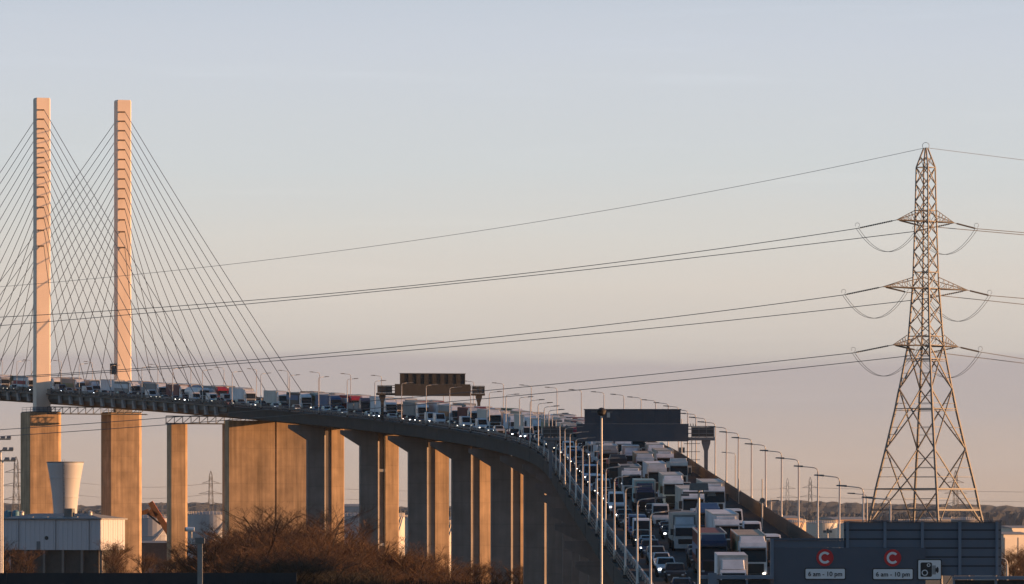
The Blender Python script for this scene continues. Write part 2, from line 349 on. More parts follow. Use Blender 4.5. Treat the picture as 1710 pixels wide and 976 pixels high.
# pylon legs with anchor boxes and the stay cables
AV = [183, 198.5, 214.3, 230.3, 246.3, 262.6, 279, 295.4, 311.8, 328.4, 346, 364, 384, 410.5]
ANCH = mat('anchor_paint', (.30, .23, .19), .7)
for li, tc_ in enumerate((-1.1, 21.3)):
    c = local(TY, tc_, 0); zb = zp+.26; ztop = CZ+(HOR-163)*1512/F
    lw, ld = 1.95, 1.55      # half width across, half depth along
    Q = lambda t, a: local(TY, tc_+t, a)
    def ring(s, z): return [Vector((Q(x*s, a*s).x, Q(x*s, a*s).y, z)) for x, a in ((-lw, -ld), (-lw, ld-.1), (-lw+.1, ld), (lw-.25, ld), (lw, ld-.25), (lw, -ld))]
    leg = kid(brg, 'pylon_leg', MB().loft([ring(1.04, zb), ring(1.0, zb+20), ring(1.0, ztop-.4), ring(.93, ztop)]), PYL)
    bp = kid(brg, 'leg_base_fairing', MB().loft([[Vector((Q(x, a).x, Q(x, a).y, zz)) for x, a in ((-2.1, -1.7), (-2.1, 1.72), (2.1, 1.72), (2.1, -1.7))] for zz in (zb, zb+1.2)]), mat('fairing_grey', (.3, .3, .32), .7))
    for k, v in enumerate(AV):
        za = CZ+(HOR-v)*1512/F
        m = MB(); P = lambda t, a, h: Vector((Q(t, a).x, Q(t, a).y, za+h))
        m.hexa([P(-1.5, ld+.01, -.3), P(.1, ld+.01, -.3), P(.1, ld+.3, -.05), P(-1.5, ld+.3, -.05)], [P(-1.5, ld+.01, .1), P(.1, ld+.01, .1), P(.1, ld+.45, .1), P(-1.5, ld+.45, .1)])
        kid(brg, 'anchor_box', m, ANCH)
        # side span cable
        d = 176-(k*12.2); yd = TY
        dd = 0
        yd = TY-d*math.cos(frame(TY-d/2)[0]); tt = -.2 if li == 0 else W+.2
        p0 = P(0, ld+.35, 0); p1 = road(yd, tt, .1)
        pts = [p0+(p1-p0)*q-Vector((0, 0, 1.1*4*q*(1-q)*d/180)) for q in [i/6 for i in range(7)]]
        kid(brg, 'stay_cable', MB().tube(pts, .085, 5), CAB)
        d2 = 215-(k*14.8); yd = TY+d2*math.cos(frame(TY+60)[0])
        p0 = P(0, -ld+.4, -.2); p1 = road(yd, tt, .1)
        pts = [p0+(p1-p0)*q-Vector((0, 0, 1.3*4*q*(1-q)*d2/215)) for q in [i/6 for i in range(7)]]
        kid(brg, 'stay_cable', MB().tube(pts, .085, 5), CAB)
    if li == 1:
        p = Q(-lw-.9, .6)
        kid(brg, 'sign_box', MB().box(p.x-.85, p.x+.85, p.y-.2, p.y+.2, CZ+(870-624)*1512/F, CZ+(870-606)*1512/F), STEELD)
    else:
        p = Q(lw+.25, .2)
        kid(brg, 'sign_box', MB().box(p.x-.2, p.x+.2, p.y-.7, p.y+.7, CZ+(870-627)*1512/F, CZ+(870-609)*1512/F), STEELD)

# ------------------------------------------------------------------ lamp posts
LH = 7.9
pole_me = MB().lathe([(.14, 0), (.13, .9), (.1, .95), (.075, LH-.5)], 10).mesh('pole', True)
arm_me = MB().tube([(0, 0, LH-.5), (.04, 0, LH-.25), (.16, 0, LH-.1), (.4, 0, LH-.02), (1.6, 0, LH+.1)], .055, 6).mesh('arm', True)
lan_me = MB().hexa([(1.5, -.16, LH+.02), (2.45, -.12, LH+.1), (2.45, .12, LH+.1), (1.5, .16, LH+.02)], [(1.5, -.1, LH+.2), (2.4, -.07, LH+.22), (2.4, .07, LH+.22), (1.5, .1, LH+.2)]).mesh('lantern')
base_me = MB().box(-.22, .22, -.22, .22, -.25, .06).mesh('base_plate')
LK = {0: 449, 4: 570, 8: 690, 12: 811, 16: 932, 20: 1050, 24: 1167, 28: 1284}
def tickY(k):
    if k >= 28: return 1284+(k-28)*28.6
    if k <= 0: return 449+k*30.2
    a = int(k//4)*4; return LK[a]+(LK[a+4]-LK[a])*(k-a)/4
for side, nm in ((0, 'left'), (1, 'right')):
    cnt = 0
    for k in range(0 if side == 0 else 1, 42):
        y = tickY(k)
        if abs(y-TY) < 4: continue
        cnt += 1
        t = -.15 if side == 0 else W+.25
        p = road(y, t, .35); th = frame(y)[0]
        L = thing('lamp_post', f'slim grey lamp post on the {nm} edge, {ordn(cnt)} from the foreground', 'lamp post', p, (random.uniform(-.008, .008), random.uniform(-.008, .008), (th if side == 0 else th+math.pi)+random.uniform(-.05, .05)), f'lamp posts along the {nm} edge of the road')
        ob('pole', pole_me, GALV, L); a = ob('arm', arm_me, GALV, L); ob('lantern', lan_me, LANT, a); ob('base_plate', base_me, GIRD, L)

# ------------------------------------------------------------------ gantries
def gantry(y, pan0, pan1, low, top, name, label, cm, cp, tl, tr):
    th = frame(y)[0]; o = road(y, 0, 0); G = thing(name, label, 'gantry', o, (0, 0, th))
    for t in (tl, tr):
        ob('post', MB().loft([[(t-.24, -.3, -.3), (t+.24, -.3, -.3), (t+.24, .3, -.3), (t-.24, .3, -.3)], [(t-.28, -.3, low-1.5), (t+.28, -.3, low-1.5), (t+.28, .3, low-1.5), (t-.28, .3, low-1.5)], [(t-.62, -.4, low-.35), (t+.62, -.4, low-.35), (t+.62, .4, low-.35), (t-.62, .4, low-.35)], [(t-.62, -.4, low-.01), (t+.62, -.4, low-.01), (t+.62, .4, low-.01), (t-.62, .4, low-.01)]]), cp, G)
    ob('beam', MB().box(tl-1.2, tr+1.2, -.6, .6, low, low+.45), cp, G)
    bs = MB()
    for hh in (1.0, 1.6, 2.0): bs.box(tl-1.1, tr+1.1, -.62, -.55, low+hh-.06, low+hh+.06)
    for k in range(24): bs.box(tl-1.1+(tr-tl+2.2)*k/23-.05, tl-1.1+(tr-tl+2.2)*k/23+.05, -.55, -.48, low+.45, low+2.05)
    ob('walkway_railing', bs, cp, G)
    for ta, tb in ((tl-1.1, pan0-1.6), (pan1+1.6, tr+1.1)):
        ob('mesh_screen', MB().box(ta, tb, -.45, -.38, low+.5, low+1.9), STEELD, G)
    ob('lower_panel', MB().box(pan0-1.1, pan1+1.1, -.95, -.7, low-.15, low+2.35), cm, G)
    ob('upper_panel', MB().box(pan0, pan1, -.85, -.68, low+2.36, top), cm, G)
    n = 8
    for k in range(n+1):
        x = pan0+.12+(pan1-pan0-.24)*k/n; ob('rib', MB().box(x-.1, x+.1, -1.0, -.86, low+2.4, top-.05), cm, G)
    for hh in (.33, .66): ob('rail', MB().box(pan0+.05, pan1-.05, -.93, -.855, low+2.36+(top-low-2.36)*hh-.06, low+2.36+(top-low-2.36)*hh+.06), cm, G)
    ob('top_edge', MB().box(pan0-.1, pan1+.1, -.98, -.6, top, top+.12), cm, G)
    return G
G1 = gantry(811, 3.9, 17.6, 5.1, 9.45, 'sign_gantry', 'blue grey sign gantry over the road behind the tall camera mast', SIGND, GREYS, -.9, W+.35)
G2 = gantry(1189, 3.6, 17.5, 5.4, 9.9, 'sign_gantry', 'brown grey sign gantry over the far traffic near the pylons', GBEAM, GBEAM, 0, W-.3)
lad = MB()
for x in (W-2.3, W-1.7): lad.box(x-.04, x+.04, -.3, -.2, -.2, 5.1)
for k in range(4): lad.box(W-2.8, W-.5, -.3, -.22, 4.6-k*1.15, 4.68-k*1.15)
ob('ladder', lad, STEELD, G1); ob('control_cabinet', MB().box(W-2.6, W-1.7, -.6, 0, .5, 1.5), GALV, G1)
for k in range(5): ob('camera_bracket', MB().box(W-2.6+k*.35, W-2.5+k*.35, -.5, -.4, 7.15, 7.5), STEELD, G1)

# foreground gantry with the charge signs
GY = 395.0; GS = GY/F
def gp(u, v, dy=0): p = px(u, v, GY); return p.x, p.z
FG = thing('charge_sign_gantry', 'large blue grey sign gantry at lower right with red C discs', 'gantry', (gp(1480, 0)[0], GY, 0))
def fbox(name, u0, u1, v0, v1, d0, d1, m, par=None):
    x0, z1 = gp(u0, v0); x1, z0 = gp(u1, v1); o = FG.location
    return ob(name, MB().box(x0-o.x, x1-o.x, d0, d1, z0, z1), m, par or FG)
PB = mat('charge_panel_grey', (.09, .12, .165), .55, vary=.06, scale=.5)
PD = mat('charge_panel_dark', (.065, .085, .12), .55, vary=.06, scale=.5)
RIB = mat('charge_rib_grey', (.13, .17, .23), .5, vary=.06)
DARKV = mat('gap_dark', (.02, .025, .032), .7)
fbox('sign_panel', 1292, 1545, 915, 1002, -.35, -.1, PD); fbox('sign_panel', 1292, 1409, 903, 914.7, -.3, -.1, PB)
fbox('frame_edge', 1286, 1291.7, 900, 962, -.45, 0, RIB); fbox('frame_edge', 1286, 1408, 899, 902.8, -.4, 0, PD)
pm_edges = [871, 885, 900, 915, 930, 945, 962]
for a, b in zip(pm_edges[:-1], pm_edges[1:]):
    fbox('backing_plank', 1409.2, 1672, a+1.6, b-.4, -.09, .06, PB)
fbox('backing_frame', 1409, 1673, 869.5, 871.4, -.3, .12, PD)
for u in (1412.5, 1475, 1537.5, 1600, 1662): fbox('backing_post', u, u+5, 871.6, 961, -.25, -.095, RIB)
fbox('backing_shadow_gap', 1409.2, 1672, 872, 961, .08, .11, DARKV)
fbox('walkway_beam', 1590, 1730, 962.5, 968, -.8, .3, RIB); fbox('walkway_beam', 1166, 1291, 961, 967, -.8, .3, RIB)
for u0, u1 in ((1594, 1660), (1664, 1730), (1200, 1286)): fbox('walkway_panel', u0, u1, 969, 1004, -.5, -.4, DARKV)
for u in (1590, 1660.3, 1196, 1245): fbox('walkway_post', u, u+3.5, 968.2, 1004, -.7, -.55, RIB)
fbox('end_box', 1182, 1196, 957, 1004, -.9, -.2, RIB)
fbox('main_beam', 1160, 1760, 1004.2, 1030, -.7, .5, RIB)
for u in (1140, 1750): fbox('gantry_column', u-12, u+12, 1030.5, HOR+CZ/GS-.1, -.6, .4, RIB)
def textmesh(s, size, name):
    cu = bpy.data.curves.new(name, 'FONT'); cu.body = s; cu.size = size; cu.align_x = 'CENTER'; cu.align_y = 'CENTER'; cu.extrude = .008; cu.offset = size*.014
    o = bpy.data.objects.new(name, cu); COL.objects.link(o); bpy.context.view_layer.update()
    me = bpy.data.meshes.new_from_object(o.evaluated_get(bpy.context.evaluated_depsgraph_get())); bpy.data.objects.remove(o); bpy.data.curves.remove(cu)
    me.materials.clear(); me.materials.append(None); return me
def disc(r, n=40, r_in=0, a0=0, a1=360, d=.02):
    m = MB(); full = (a1-a0) >= 360
    if r_in == 0: return m.loft([[(r*math.cos(2*math.pi*k/n), y, r*math.sin(2*math.pi*k/n)) for k in range(n)] for y in (0, d)])
    A = [math.radians(a0+(a1-a0)*k/n) for k in range(n+1)]
    for a, b in zip(A[:-1], A[1:]):
        m.hexa([(r_in*math.cos(a), 0, r_in*math.sin(a)), (r*math.cos(a), 0, r*math.sin(a)), (r*math.cos(b), 0, r*math.sin(b)), (r_in*math.cos(b), 0, r_in*math.sin(b))], [(r_in*math.cos(a), d, r_in*math.sin(a)), (r*math.cos(a), d, r*math.sin(a)), (r*math.cos(b), d, r*math.sin(b)), (r_in*math.cos(b), d, r_in*math.sin(b))])
    return m
RED = mat('sign_red', (.55, .02, .025), .5, vary=.03); WHT = mat('sign_white', (.72, .72, .74), .5, vary=.03)
o = FG.location
def rrect(w, h, r, d=.03, n=5):
    pts = []
    for cx, cy, a in ((w/2-r, h/2-r, 0), (-w/2+r, h/2-r, 90), (-w/2+r, -h/2+r, 180), (w/2-r, -h/2+r, 270)):
        for k in range(n+1): q = math.radians(a+90*k/n); pts.append((cx+r*math.cos(q), cy+r*math.sin(q)))
    return MB().loft([[(x, 0, z) for x, z in pts], [(x, d, z) for x, z in pts]])
for i, (u, v, pv) in enumerate(((1377, 931.5, 958.5), (1490, 932, 959))):
    x, z = gp(u, v); dd = ob('charge_disc', disc(14.3*GS), RED, FG, (x-o.x, -.40, z)); dd['label'] = 'red disc with a white letter C'
    ob('letter', disc(10*GS, 30, 6.1*GS, 42, 318, .015), WHT, dd, (0, -.02, 0))
    x, z = gp(u+.5, pv); pl = ob('hours_plate', rrect(69*GS, 20*GS, 3*GS), BLACK, FG, (x-o.x, -.40, z)); pl['label'] = 'white plate reading 6 am - 10 pm'
    ob('plate_face', rrect(65.5*GS, 16.5*GS, 2*GS, .012), WHT, pl, (0, -.016, 0))
    ob('lettering', textmesh('6 am - 10 pm', 10.6*GS, 'lettering'), BLACK, pl, (0, -.034, -.6*GS), (math.pi/2, 0, 0))
x, z = gp(1551.5, 951.5); cp = ob('camera_sign', rrect(41*GS, 35*GS, 3*GS), BLACK, FG, (x-o.x, -.42, z)); cp['label'] = 'white square sign with a black camera symbol'
ob('sign_face', rrect(37.5*GS, 31.5*GS, 2*GS, .012), WHT, cp, (0, -.016, 0))
def cpt(mb, m, x, z, y): return ob('camera_symbol', mb, m, cp, (x*GS, y, z*GS))
cpt(rrect(19*GS, 24*GS, 2.5*GS, .01), BLACK, -5.5, 0, -.03)
cpt(disc(5.2*GS, 24, 0, d=.006), WHT, -8, -5.2, -.039); cpt(disc(3.6*GS, 24, 0, d=.006), BLACK, -8, -5.2, -.047)
cpt(disc(3*GS, 24, 0, d=.006), WHT, -1.6, 7.5, -.039); cpt(disc(1.7*GS, 20, 0, d=.006), BLACK, -1.6, 7.5, -.047)
for k in range(3): cpt(MB().box(-.5*GS, .5*GS, 0, .01, -7.5*GS, 7.5*GS), BLACK, 5.6+k*1.9, -.5, -.03)
cpt(MB().box(0, 5*GS, 0, .01, -3*GS, 3*GS), BLACK, 10.2, -.5, -.03); cpt(MB().box(0, 2.2*GS, 0, .01, -5*GS, 5*GS), BLACK, 12, -.5, -.041)

# ------------------------------------------------------------------ vehicles
PAL = {'white': (.60, .61, .65), 'silver': (.42, .43, .45), 'grey': (.20, .21, .22), 'black': (.018, .018, .02), 'blue': (.04, .09, .20), 'navy': (.02, .03, .07), 'red': (.28, .02, .03), 'maroon': (.15, .035, .035), 'tan': (.38, .29, .21), 'cream': (.48, .46, .43), 'green': (.10, .15, .10), 'teal': (.20, .36, .40), 'pale blue': (.38, .48, .62), 'orange': (.30, .12, .04), 'brown': (.22, .13, .08)}
def paint(c): return mat('paint_'+c.replace(' ', '_'), PAL[c], .35, vary=.16, scale=.9, spec=.5, vary2=.1)
def cloth(c): return mat('sheet_'+c.replace(' ', '_'), PAL[c], .65, vary=.2, scale=.8, stretch=(1, 1, .3), vary2=.14)
MC = {}; ON = [LAMP]; LIV = [0]
def mesh_of(key, fn, smooth=False):
    if key not in MC:
        MC[key] = fn().mesh(key.split(':')[0], smooth)
    return MC[key]
def wheel(r, wd): return MB().ycyl(0, -wd/2, wd/2, 0, r, 14).ycyl(0, -wd/2-.01, wd/2+.01, 0, r*.55, 10)
def bodyshell(prof, hw, tuck, zmid):   # side outline rounded in plan: wider amidships than at nose and tail, leaning in above zmid
    xs = [p[0] for p in prof]; x0, x1 = min(xs), max(xs); xc = (x0+x1)/2; hl = (x1-x0)/2
    def yy(x, z, f):
        e = abs((x-xc)/hl); r = hw*(1-.10*max(0, e-.72)/.28*max(0, e-.72)/.28*1.4)
        return f*(r-(tuck*max(0, (z-zmid)) if z > zmid else .06*(zmid-z)))
    m = MB(); return m.loft([[(x, yy(x, z, .86), z+0) for x, z in prof], [(x, yy(x, z, 1), z) for x, z in prof]][::-1] and
        [[(x*.995+xc*.005, yy(x, z, 1), z) for x, z in prof], [(x, yy(x, z, .8), z+.02*(z > zmid)) for x, z in prof], [(x, yy(x, z, -.8), z+.02*(z > zmid)) for x, z in prof], [(x*.995+xc*.005, yy(x, z, -1), z) for x, z in prof]])
CAR = {
 'car': dict(prof=[(-2.1, .32), (-2.12, .75), (-2.0, .98), (-1.75, 1.12), (-1.05, 1.42), (-.2, 1.47), (.35, 1.40), (1.05, .98), (1.85, .84), (2.08, .68), (2.12, .32)], hw=.87, tuck=.34, zm=.95, ws=[(1.07, .99), (.38, 1.40)], side=[(-1.5, 1.05), (-1.0, 1.36), (.3, 1.36), (.88, 1.02)], wx=1.3, wr=.32, L=4.25),
 'suv': dict(prof=[(-2.25, .42), (-2.27, .95), (-2.15, 1.15), (-1.95, 1.66), (-.6, 1.74), (.25, 1.68), (.95, 1.16), (1.95, 1.02), (2.22, .85), (2.25, .42)], hw=.94, tuck=.26, zm=1.1, ws=[(.97, 1.17), (.29, 1.67)], side=[(-1.9, 1.2), (-1.75, 1.62), (.2, 1.62), (.78, 1.2)], wx=1.4, wr=.37, L=4.5),
 'van': dict(prof=[(-2.7, .42), (-2.72, 2.3), (-2.6, 2.45), (1.0, 2.5), (1.3, 2.35), (2.05, 1.35), (2.65, 1.1), (2.78, .9), (2.8, .42)], hw=1.0, tuck=.07, zm=1.2, ws=[(2.06, 1.37), (1.33, 2.3)], side=[(.55, 1.35), (.7, 2.0), (1.3, 2.0), (1.8, 1.35)], wx=1.75, wr=.36, L=5.5),
}
def build_car(kind, col, root, far):
    d = CAR[kind]; P = paint(col)
    B = ob('body', mesh_of(kind+'_body', lambda: bodyshell(d['prof'], d['hw'], d['tuck'], d['zm'])), P, root)
    B.data.name = 'body'
    (xa, za), (xb, zb) = d['ws']; hw = d['hw']
    wa = hw*.86-(d['tuck']*max(0, za-d['zm'])); wb = hw*.86-(d['tuck']*max(0, zb-d['zm']))
    def ws():
        nx, nz = (zb-za), (xa-xb); l = math.hypot(nx, nz); nx, nz = nx/l*.035, nz/l*.035
        return MB().hexa([(xa, wa, za), (xa, -wa, za), (xb, -wb, zb), (xb, wb, zb)], [(xa+nx, wa, za+nz), (xa+nx, -wa, za+nz), (xb+nx, -wb, zb+nz), (xb+nx, wb, zb+nz)])
    ob('windscreen', mesh_of(kind+'_windscreen', ws), GLASS, root)
    for s in (1, -1):
        def sw():
            y = lambda z: s*(hw-d['tuck']*max(0, z-d['zm'])); q = d['side']
            return MB().hexa([(x, y(z)-s*.03, z) for x, z in q], [(x, y(z)+s*.012, z) for x, z in q])
        ob('side_window', mesh_of(f'{kind}_side_window{s}', sw), GLASS, root)
        for x in (d['wx'], -d['wx']): ob('wheel', mesh_of(kind+'_wheel', lambda: wheel(d['wr'], .22)), RUBBER, root, (x, s*(hw-.12), d['wr']))
        xf = d['prof'][-1][0]; zl = d['prof'][-2][1]
        ob('headlight', mesh_of(f'{kind}_headlight{s}', lambda: MB().box(xf-.25, xf+.03, s*(hw-.3)-.12, s*(hw-.3)+.12, zl-.14, zl-.02)), ON[0], root)
        if not far:
            ob('mirror', mesh_of(f'{kind}_mirror{s}', lambda: MB().box(xa-.25, xa-.1, s*(hw+.02)-.02, s*(hw+.2), za-.02, za+.16)), BLACK if kind == 'van' else P, root)
    xf = d['prof'][-1][0]
    ob('grille', mesh_of(kind+'_grille', lambda: MB().box(xf-.2, xf+.025, -hw*.52, hw*.52, .4, d['prof'][-2][1]-.06)), BLACK, root)
    if not far: ob('number_plate', mesh_of(kind+'_plate', lambda: MB().box(xf, xf+.04, -.26, .26, .45, .56)), PLATE, root)
    return d['L']
def cab_high():    # tall tractor cab, origin at its front on the ground
    return MB().loft([[(-2.3, s*1.25, .55), (-2.3, s*1.25, 3.35), (-1.9, s*1.23, 3.55), (-.75, s*1.2, 3.45), (-.4, s*1.2, 3.1), (-.05, s*1.23, 1.7), (0, s*1.22, .45), (-.5, s*1.2, .35)] for s in (1, -1)])
def defl(): return MB().hexa([(-2.28, 1.15, 3.4), (-2.28, -1.15, 3.4), (-.85, -1.1, 3.44), (-.85, 1.1, 3.44)], [(-2.28, 1.1, 3.95), (-2.28, -1.1, 3.95), (-1.9, -1.0, 3.92), (-1.9, 1.0, 3.92)])
def cab_low():
    return MB().loft([[(-1.8, s*1.1, .5), (-1.8, s*1.08, 2.45), (-1.5, s*1.06, 2.6), (-.6, s*1.05, 2.55), (-.35, s*1.05, 2.35), (-.02, s*1.08, 1.45), (0, s*1.08, .45), (-.4, s*1.06, .38)] for s in (1, -1)])
def build_cab(root, col, high, far):
    P = paint(col); k = 'h' if high else 'l'
    C = ob('cab', mesh_of('cab:'+k, cab_high if high else cab_low), P, root)
    if high:
        ob('windscreen', mesh_of('windscreen:h', lambda: MB().hexa([(-.06, 1.14, 1.75), (-.06, -1.14, 1.75), (-.34, -1.12, 2.9), (-.34, 1.12, 2.9)], [(-.0, 1.14, 1.75), (-.0, -1.14, 1.75), (-.29, -1.12, 2.92), (-.29, 1.12, 2.92)])), GLASS, C)
        ob('sun_visor', mesh_of('sun_visor:h', lambda: MB().hexa([(-.36, 1.15, 2.95), (-.36, -1.15, 2.95), (.02, -1.1, 2.85), (.02, 1.1, 2.85)], [(-.36, 1.15, 3.0), (-.36, -1.15, 3.0), (.03, -1.1, 2.9), (.03, 1.1, 2.9)])), BLACK, C)
        ob('grille', mesh_of('grille:h', lambda: MB().box(-.2, .03, -.95, .95, .7, 1.6)), BLACK, C)
    else:
        ob('windscreen', mesh_of('windscreen:l', lambda: MB().hexa([(-.03, .98, 1.5), (-.03, -.98, 1.5), (-.31, -.95, 2.3), (-.31, .95, 2.3)], [(.02, .98, 1.51), (.02, -.98, 1.51), (-.26, -.95, 2.31), (-.26, .95, 2.31)])), GLASS, C)
        ob('grille', mesh_of('grille:l', lambda: MB().box(-.2, .03, -.7, .7, .7, 1.2)), BLACK, C)
    wd = 1.2 if high else 1.05; wz = (1.8, 2.75) if high else (1.5, 2.2)
    ob('bumper', mesh_of('bumper:'+k, lambda: MB().box(-.5, .06, -wd-.02, wd+.02, .28, .68)), CHAS if (far or LIV[0] > .4) else P, C)
    for s in (1, -1):
        ob('headlight', mesh_of(f'headlight:{k}{s}', lambda: MB().box(-.2, .09, s*(wd-.24)-.13, s*(wd-.24)+.13, .64, .8)), ON[0], C)
        ob('side_window', mesh_of(f'side_window:{k}{s}', lambda: MB().hexa([(x, s*(wd+.03-.0)-s*.03, z) for x, z in ((-1.4, wz[0]), (-1.4, wz[1]), (-.55, wz[1]), (-.3, wz[0]))], [(x, s*(wd+.07), z) for x, z in ((-1.4, wz[0]), (-1.4, wz[1]), (-.55, wz[1]), (-.3, wz[0]))])), GLASS, C)
        if not far: ob('mirror', mesh_of(f'mirror:{k}{s}', lambda: MB().box(-.2, 0, s*(wd+.12)-.02, s*(wd+.42), wz[0]+.1, wz[1])), BLACK, C)
    return C
def wheels(root, xs, far, r=.5, hw=1.1):
    for x in xs:
        for s in (1, -1): ob('wheel', mesh_of('wheel:t', lambda: wheel(.5, .4)), RUBBER, root, (x, s*hw, r))
def build_lorry(kind, col, col2, root, far, y0_=None):
    if kind == 'box lorry':           # rigid box body over a low cab
        build_cab(root, col, False, far)
        bx = ob('cargo_box', mesh_of('cargo_box', lambda: MB().box(-8.6, -1.95, -1.25, 1.25, 1.0, 3.7)), cloth(col2), root)
        ob('front_frame', mesh_of('front_frame', lambda: MB().box(-1.99, -1.9, -1.27, 1.27, 3.55, 3.74).box(-1.99, -1.9, -1.27, -1.12, 1.0, 3.55).box(-1.99, -1.9, 1.12, 1.27, 1.0, 3.55)), GALV, bx)
        if not (y0_ and y0_ < 470): ob('air_deflector', mesh_of('air_deflector', lambda: MB().hexa([(-1.8, 1.0, 2.62), (-1.8, -1.0, 2.62), (-.75, -.9, 2.6), (-.75, .9, 2.6)], [(-1.8, .95, 3.35), (-1.8, -.95, 3.35), (-1.55, -.85, 3.3), (-1.55, .85, 3.3)])), paint(col), root)
        ob('chassis', mesh_of('chassis:b', lambda: MB().box(-8.5, -.6, -.5, .5, .55, .98).box(-8.6, -8.45, -1.2, 1.2, .5, .7)), CHAS, root); wheels(root, (-1.1, -6.4), far); return 8.8
    build_cab(root, col, True, far)
    fridge = kind == A_ and LIV[0] > .72
    if kind != 'tanker' and not fridge: ob('roof_deflector', mesh_of('roof_deflector', defl), paint(col), root)
    ob('chassis', mesh_of('chassis:a', lambda: MB().box(-15.6, -.8, -.5, .5, .6, 1.1).box(-6.5, -2.4, -1.15, -.7, .45, 1.0).box(-6.5, -2.4, .7, 1.15, .45, 1.0)), CHAS, root)
    wheels(root, (-1.3, -4.9, -11.3, -12.6, -13.9), far)
    if kind == 'articulated lorry':
        tr = ob('trailer', mesh_of('trailer', lambda: MB().box(-16, -2.75, -1.27, 1.27, 1.15, 4.0)), cloth(col2), root)
        if fridge:
            fu = ob('fridge_unit', mesh_of('fridge_unit', lambda: MB().hexa([(-2.74, .95, 2.3), (-2.74, -.95, 2.3), (-2.36, -.9, 2.4), (-2.36, .9, 2.4)], [(-2.74, .95, 3.85), (-2.74, -.95, 3.85), (-2.36, -.9, 3.75), (-2.36, .9, 3.75)])), paint('white'), tr)
            ob('fridge_grille', mesh_of('fridge_grille', lambda: MB().box(-2.37, -2.33, -.7, .7, 3.0, 3.55)), BLACK, tr)
        if LIV[0] < .55:
            lc = ('blue', 'red', 'green', 'navy', 'orange', 'white', 'grey', 'teal')[int(LIV[0]*1000) % 8]
            for s in (1, -1): ob('livery_band', mesh_of(f'livery_band:{int(LIV[0]*100) % 3}{s}', lambda: MB().box(-15.9, -3.2 if LIV[0] < .35 else -9, s*1.29-.012, s*1.29+.012, 1.3+(int(LIV[0]*100) % 3)*.5, 2.2+(int(LIV[0]*100) % 3)*.6)), cloth(lc), tr)
        ob('roof_rail', mesh_of('roof_rail', lambda: MB().box(-16.02, -2.7, 1.2, 1.3, 3.93, 4.05).box(-16.02, -2.7, -1.3, -1.2, 3.93, 4.05).box(-2.76, -2.68, -1.19, 1.19, 3.93, 4.05)), GALV, tr)
        if not far:
            def ribs():
                m = MB()
                for k in range(10):
                    x = -15.8+k*1.4
                    for s in (1, -1): m.box(x-.04, x+.04, s*1.285-.015, s*1.285+.015, 1.2, 3.9)
                return m
            ob('side_straps', mesh_of('side_straps', ribs), cloth(col2), tr)['kind'] = 'stuff'
        ob('side_guard', mesh_of('side_guard', lambda: MB().box(-10.5, -5.2, -1.24, -1.2, .5, 1.0).box(-10.5, -5.2, 1.2, 1.24, .5, 1.0)), CHAS, tr)
    elif kind == 'container lorry':
        def cont():
            m = MB().box(-15.4, -3.0, -1.2, 1.2, 1.3, 3.9)
            for k in range(40):
                x = -15.3+k*.31
                for s in (1, -1): m.box(x, x+.15, s*1.2-.03, s*1.2+.035, 1.4, 3.8)
            for k in range(7): m.box(-3.01, -2.96, -1.1+k*.33, -.95+k*.33, 1.4, 3.8)
            return m
        ob('container', mesh_of('container', cont), cloth(col2), root)
    elif kind == 'tanker':
        tk = ob('tank', mesh_of('tank', lambda: MB().loft([[(x, 1.22*q*math.cos(a*math.pi/9), 2.45+1.1*q*math.sin(a*math.pi/9)) for a in range(18)] for x, q in ((-15.5, .75), (-15.2, 1), (-3.2, 1), (-2.8, .75))]), True), paint(col2), root)
        ob('walkway', mesh_of('walkway', lambda: MB().box(-14.5, -4, -.3, .3, 3.5, 3.62)), GALV, tk)
    elif kind == 'tipper lorry':
        def tip():
            m = MB()
            for s in (1, -1): m.hexa([(-14, s*1.15, 1.3), (-3, s*1.15, 1.3), (-3, s*1.2, 1.3), (-14, s*1.2, 1.3)], [(-14, s*1.2, 3.2), (-2.8, s*1.2, 3.2), (-2.8, s*1.26, 3.2), (-14, s*1.26, 3.2)])
            m.box(-14, -3, -1.15, 1.15, 1.2, 1.3); m.box(-3.05, -2.9, -1.15, 1.15, 1.3, 3.6); m.box(-14.05, -13.95, -1.15, 1.15, 1.3, 3.2); return m
        b = ob('tipper_body', mesh_of('tipper_body', tip), cloth(col2), root)
        ob('load_sheet', mesh_of('load_sheet', lambda: MB().hexa([(-13.9, 1.14, 2.9), (-13.9, -1.14, 2.9), (-3.1, -1.14, 2.9), (-3.1, 1.14, 2.9)], [(-13.9, .5, 3.5), (-13.9, -.5, 3.5), (-3.1, -.5, 3.6), (-3.1, .5, 3.6)])), cloth('red' if col2 in ('maroon', 'red') else col2), b)
    elif kind == 'flatbed lorry':
        ob('flatbed', mesh_of('flatbed', lambda: MB().box(-15.8, -2.8, -1.25, 1.25, 1.15, 1.35).box(-2.9, -2.75, -1.2, 1.2, 1.35, 2.7)), CHAS, root)
        ob('load', mesh_of('load', lambda: MB().box(-8.5, -3.4, -1.0, 1.0, 1.36, 2.9).box(-15, -9.2, -1.05, 1.05, 1.36, 2.5)), cloth(col2), root)
    return 16.2
LEN = {'car': 4.4, 'suv': 4.7, 'van': 5.7, 'box lorry': 8.8, 'articulated lorry': 16.3, 'container lorry': 16, 'tanker': 15.8, 'tipper lorry': 14.4, 'flatbed lorry': 16}
A_, B_, C_, T_, S_, X_ = 'articulated lorry', 'box lorry', 'container lorry', 'tanker', 'tipper lorry', 'flatbed lorry'
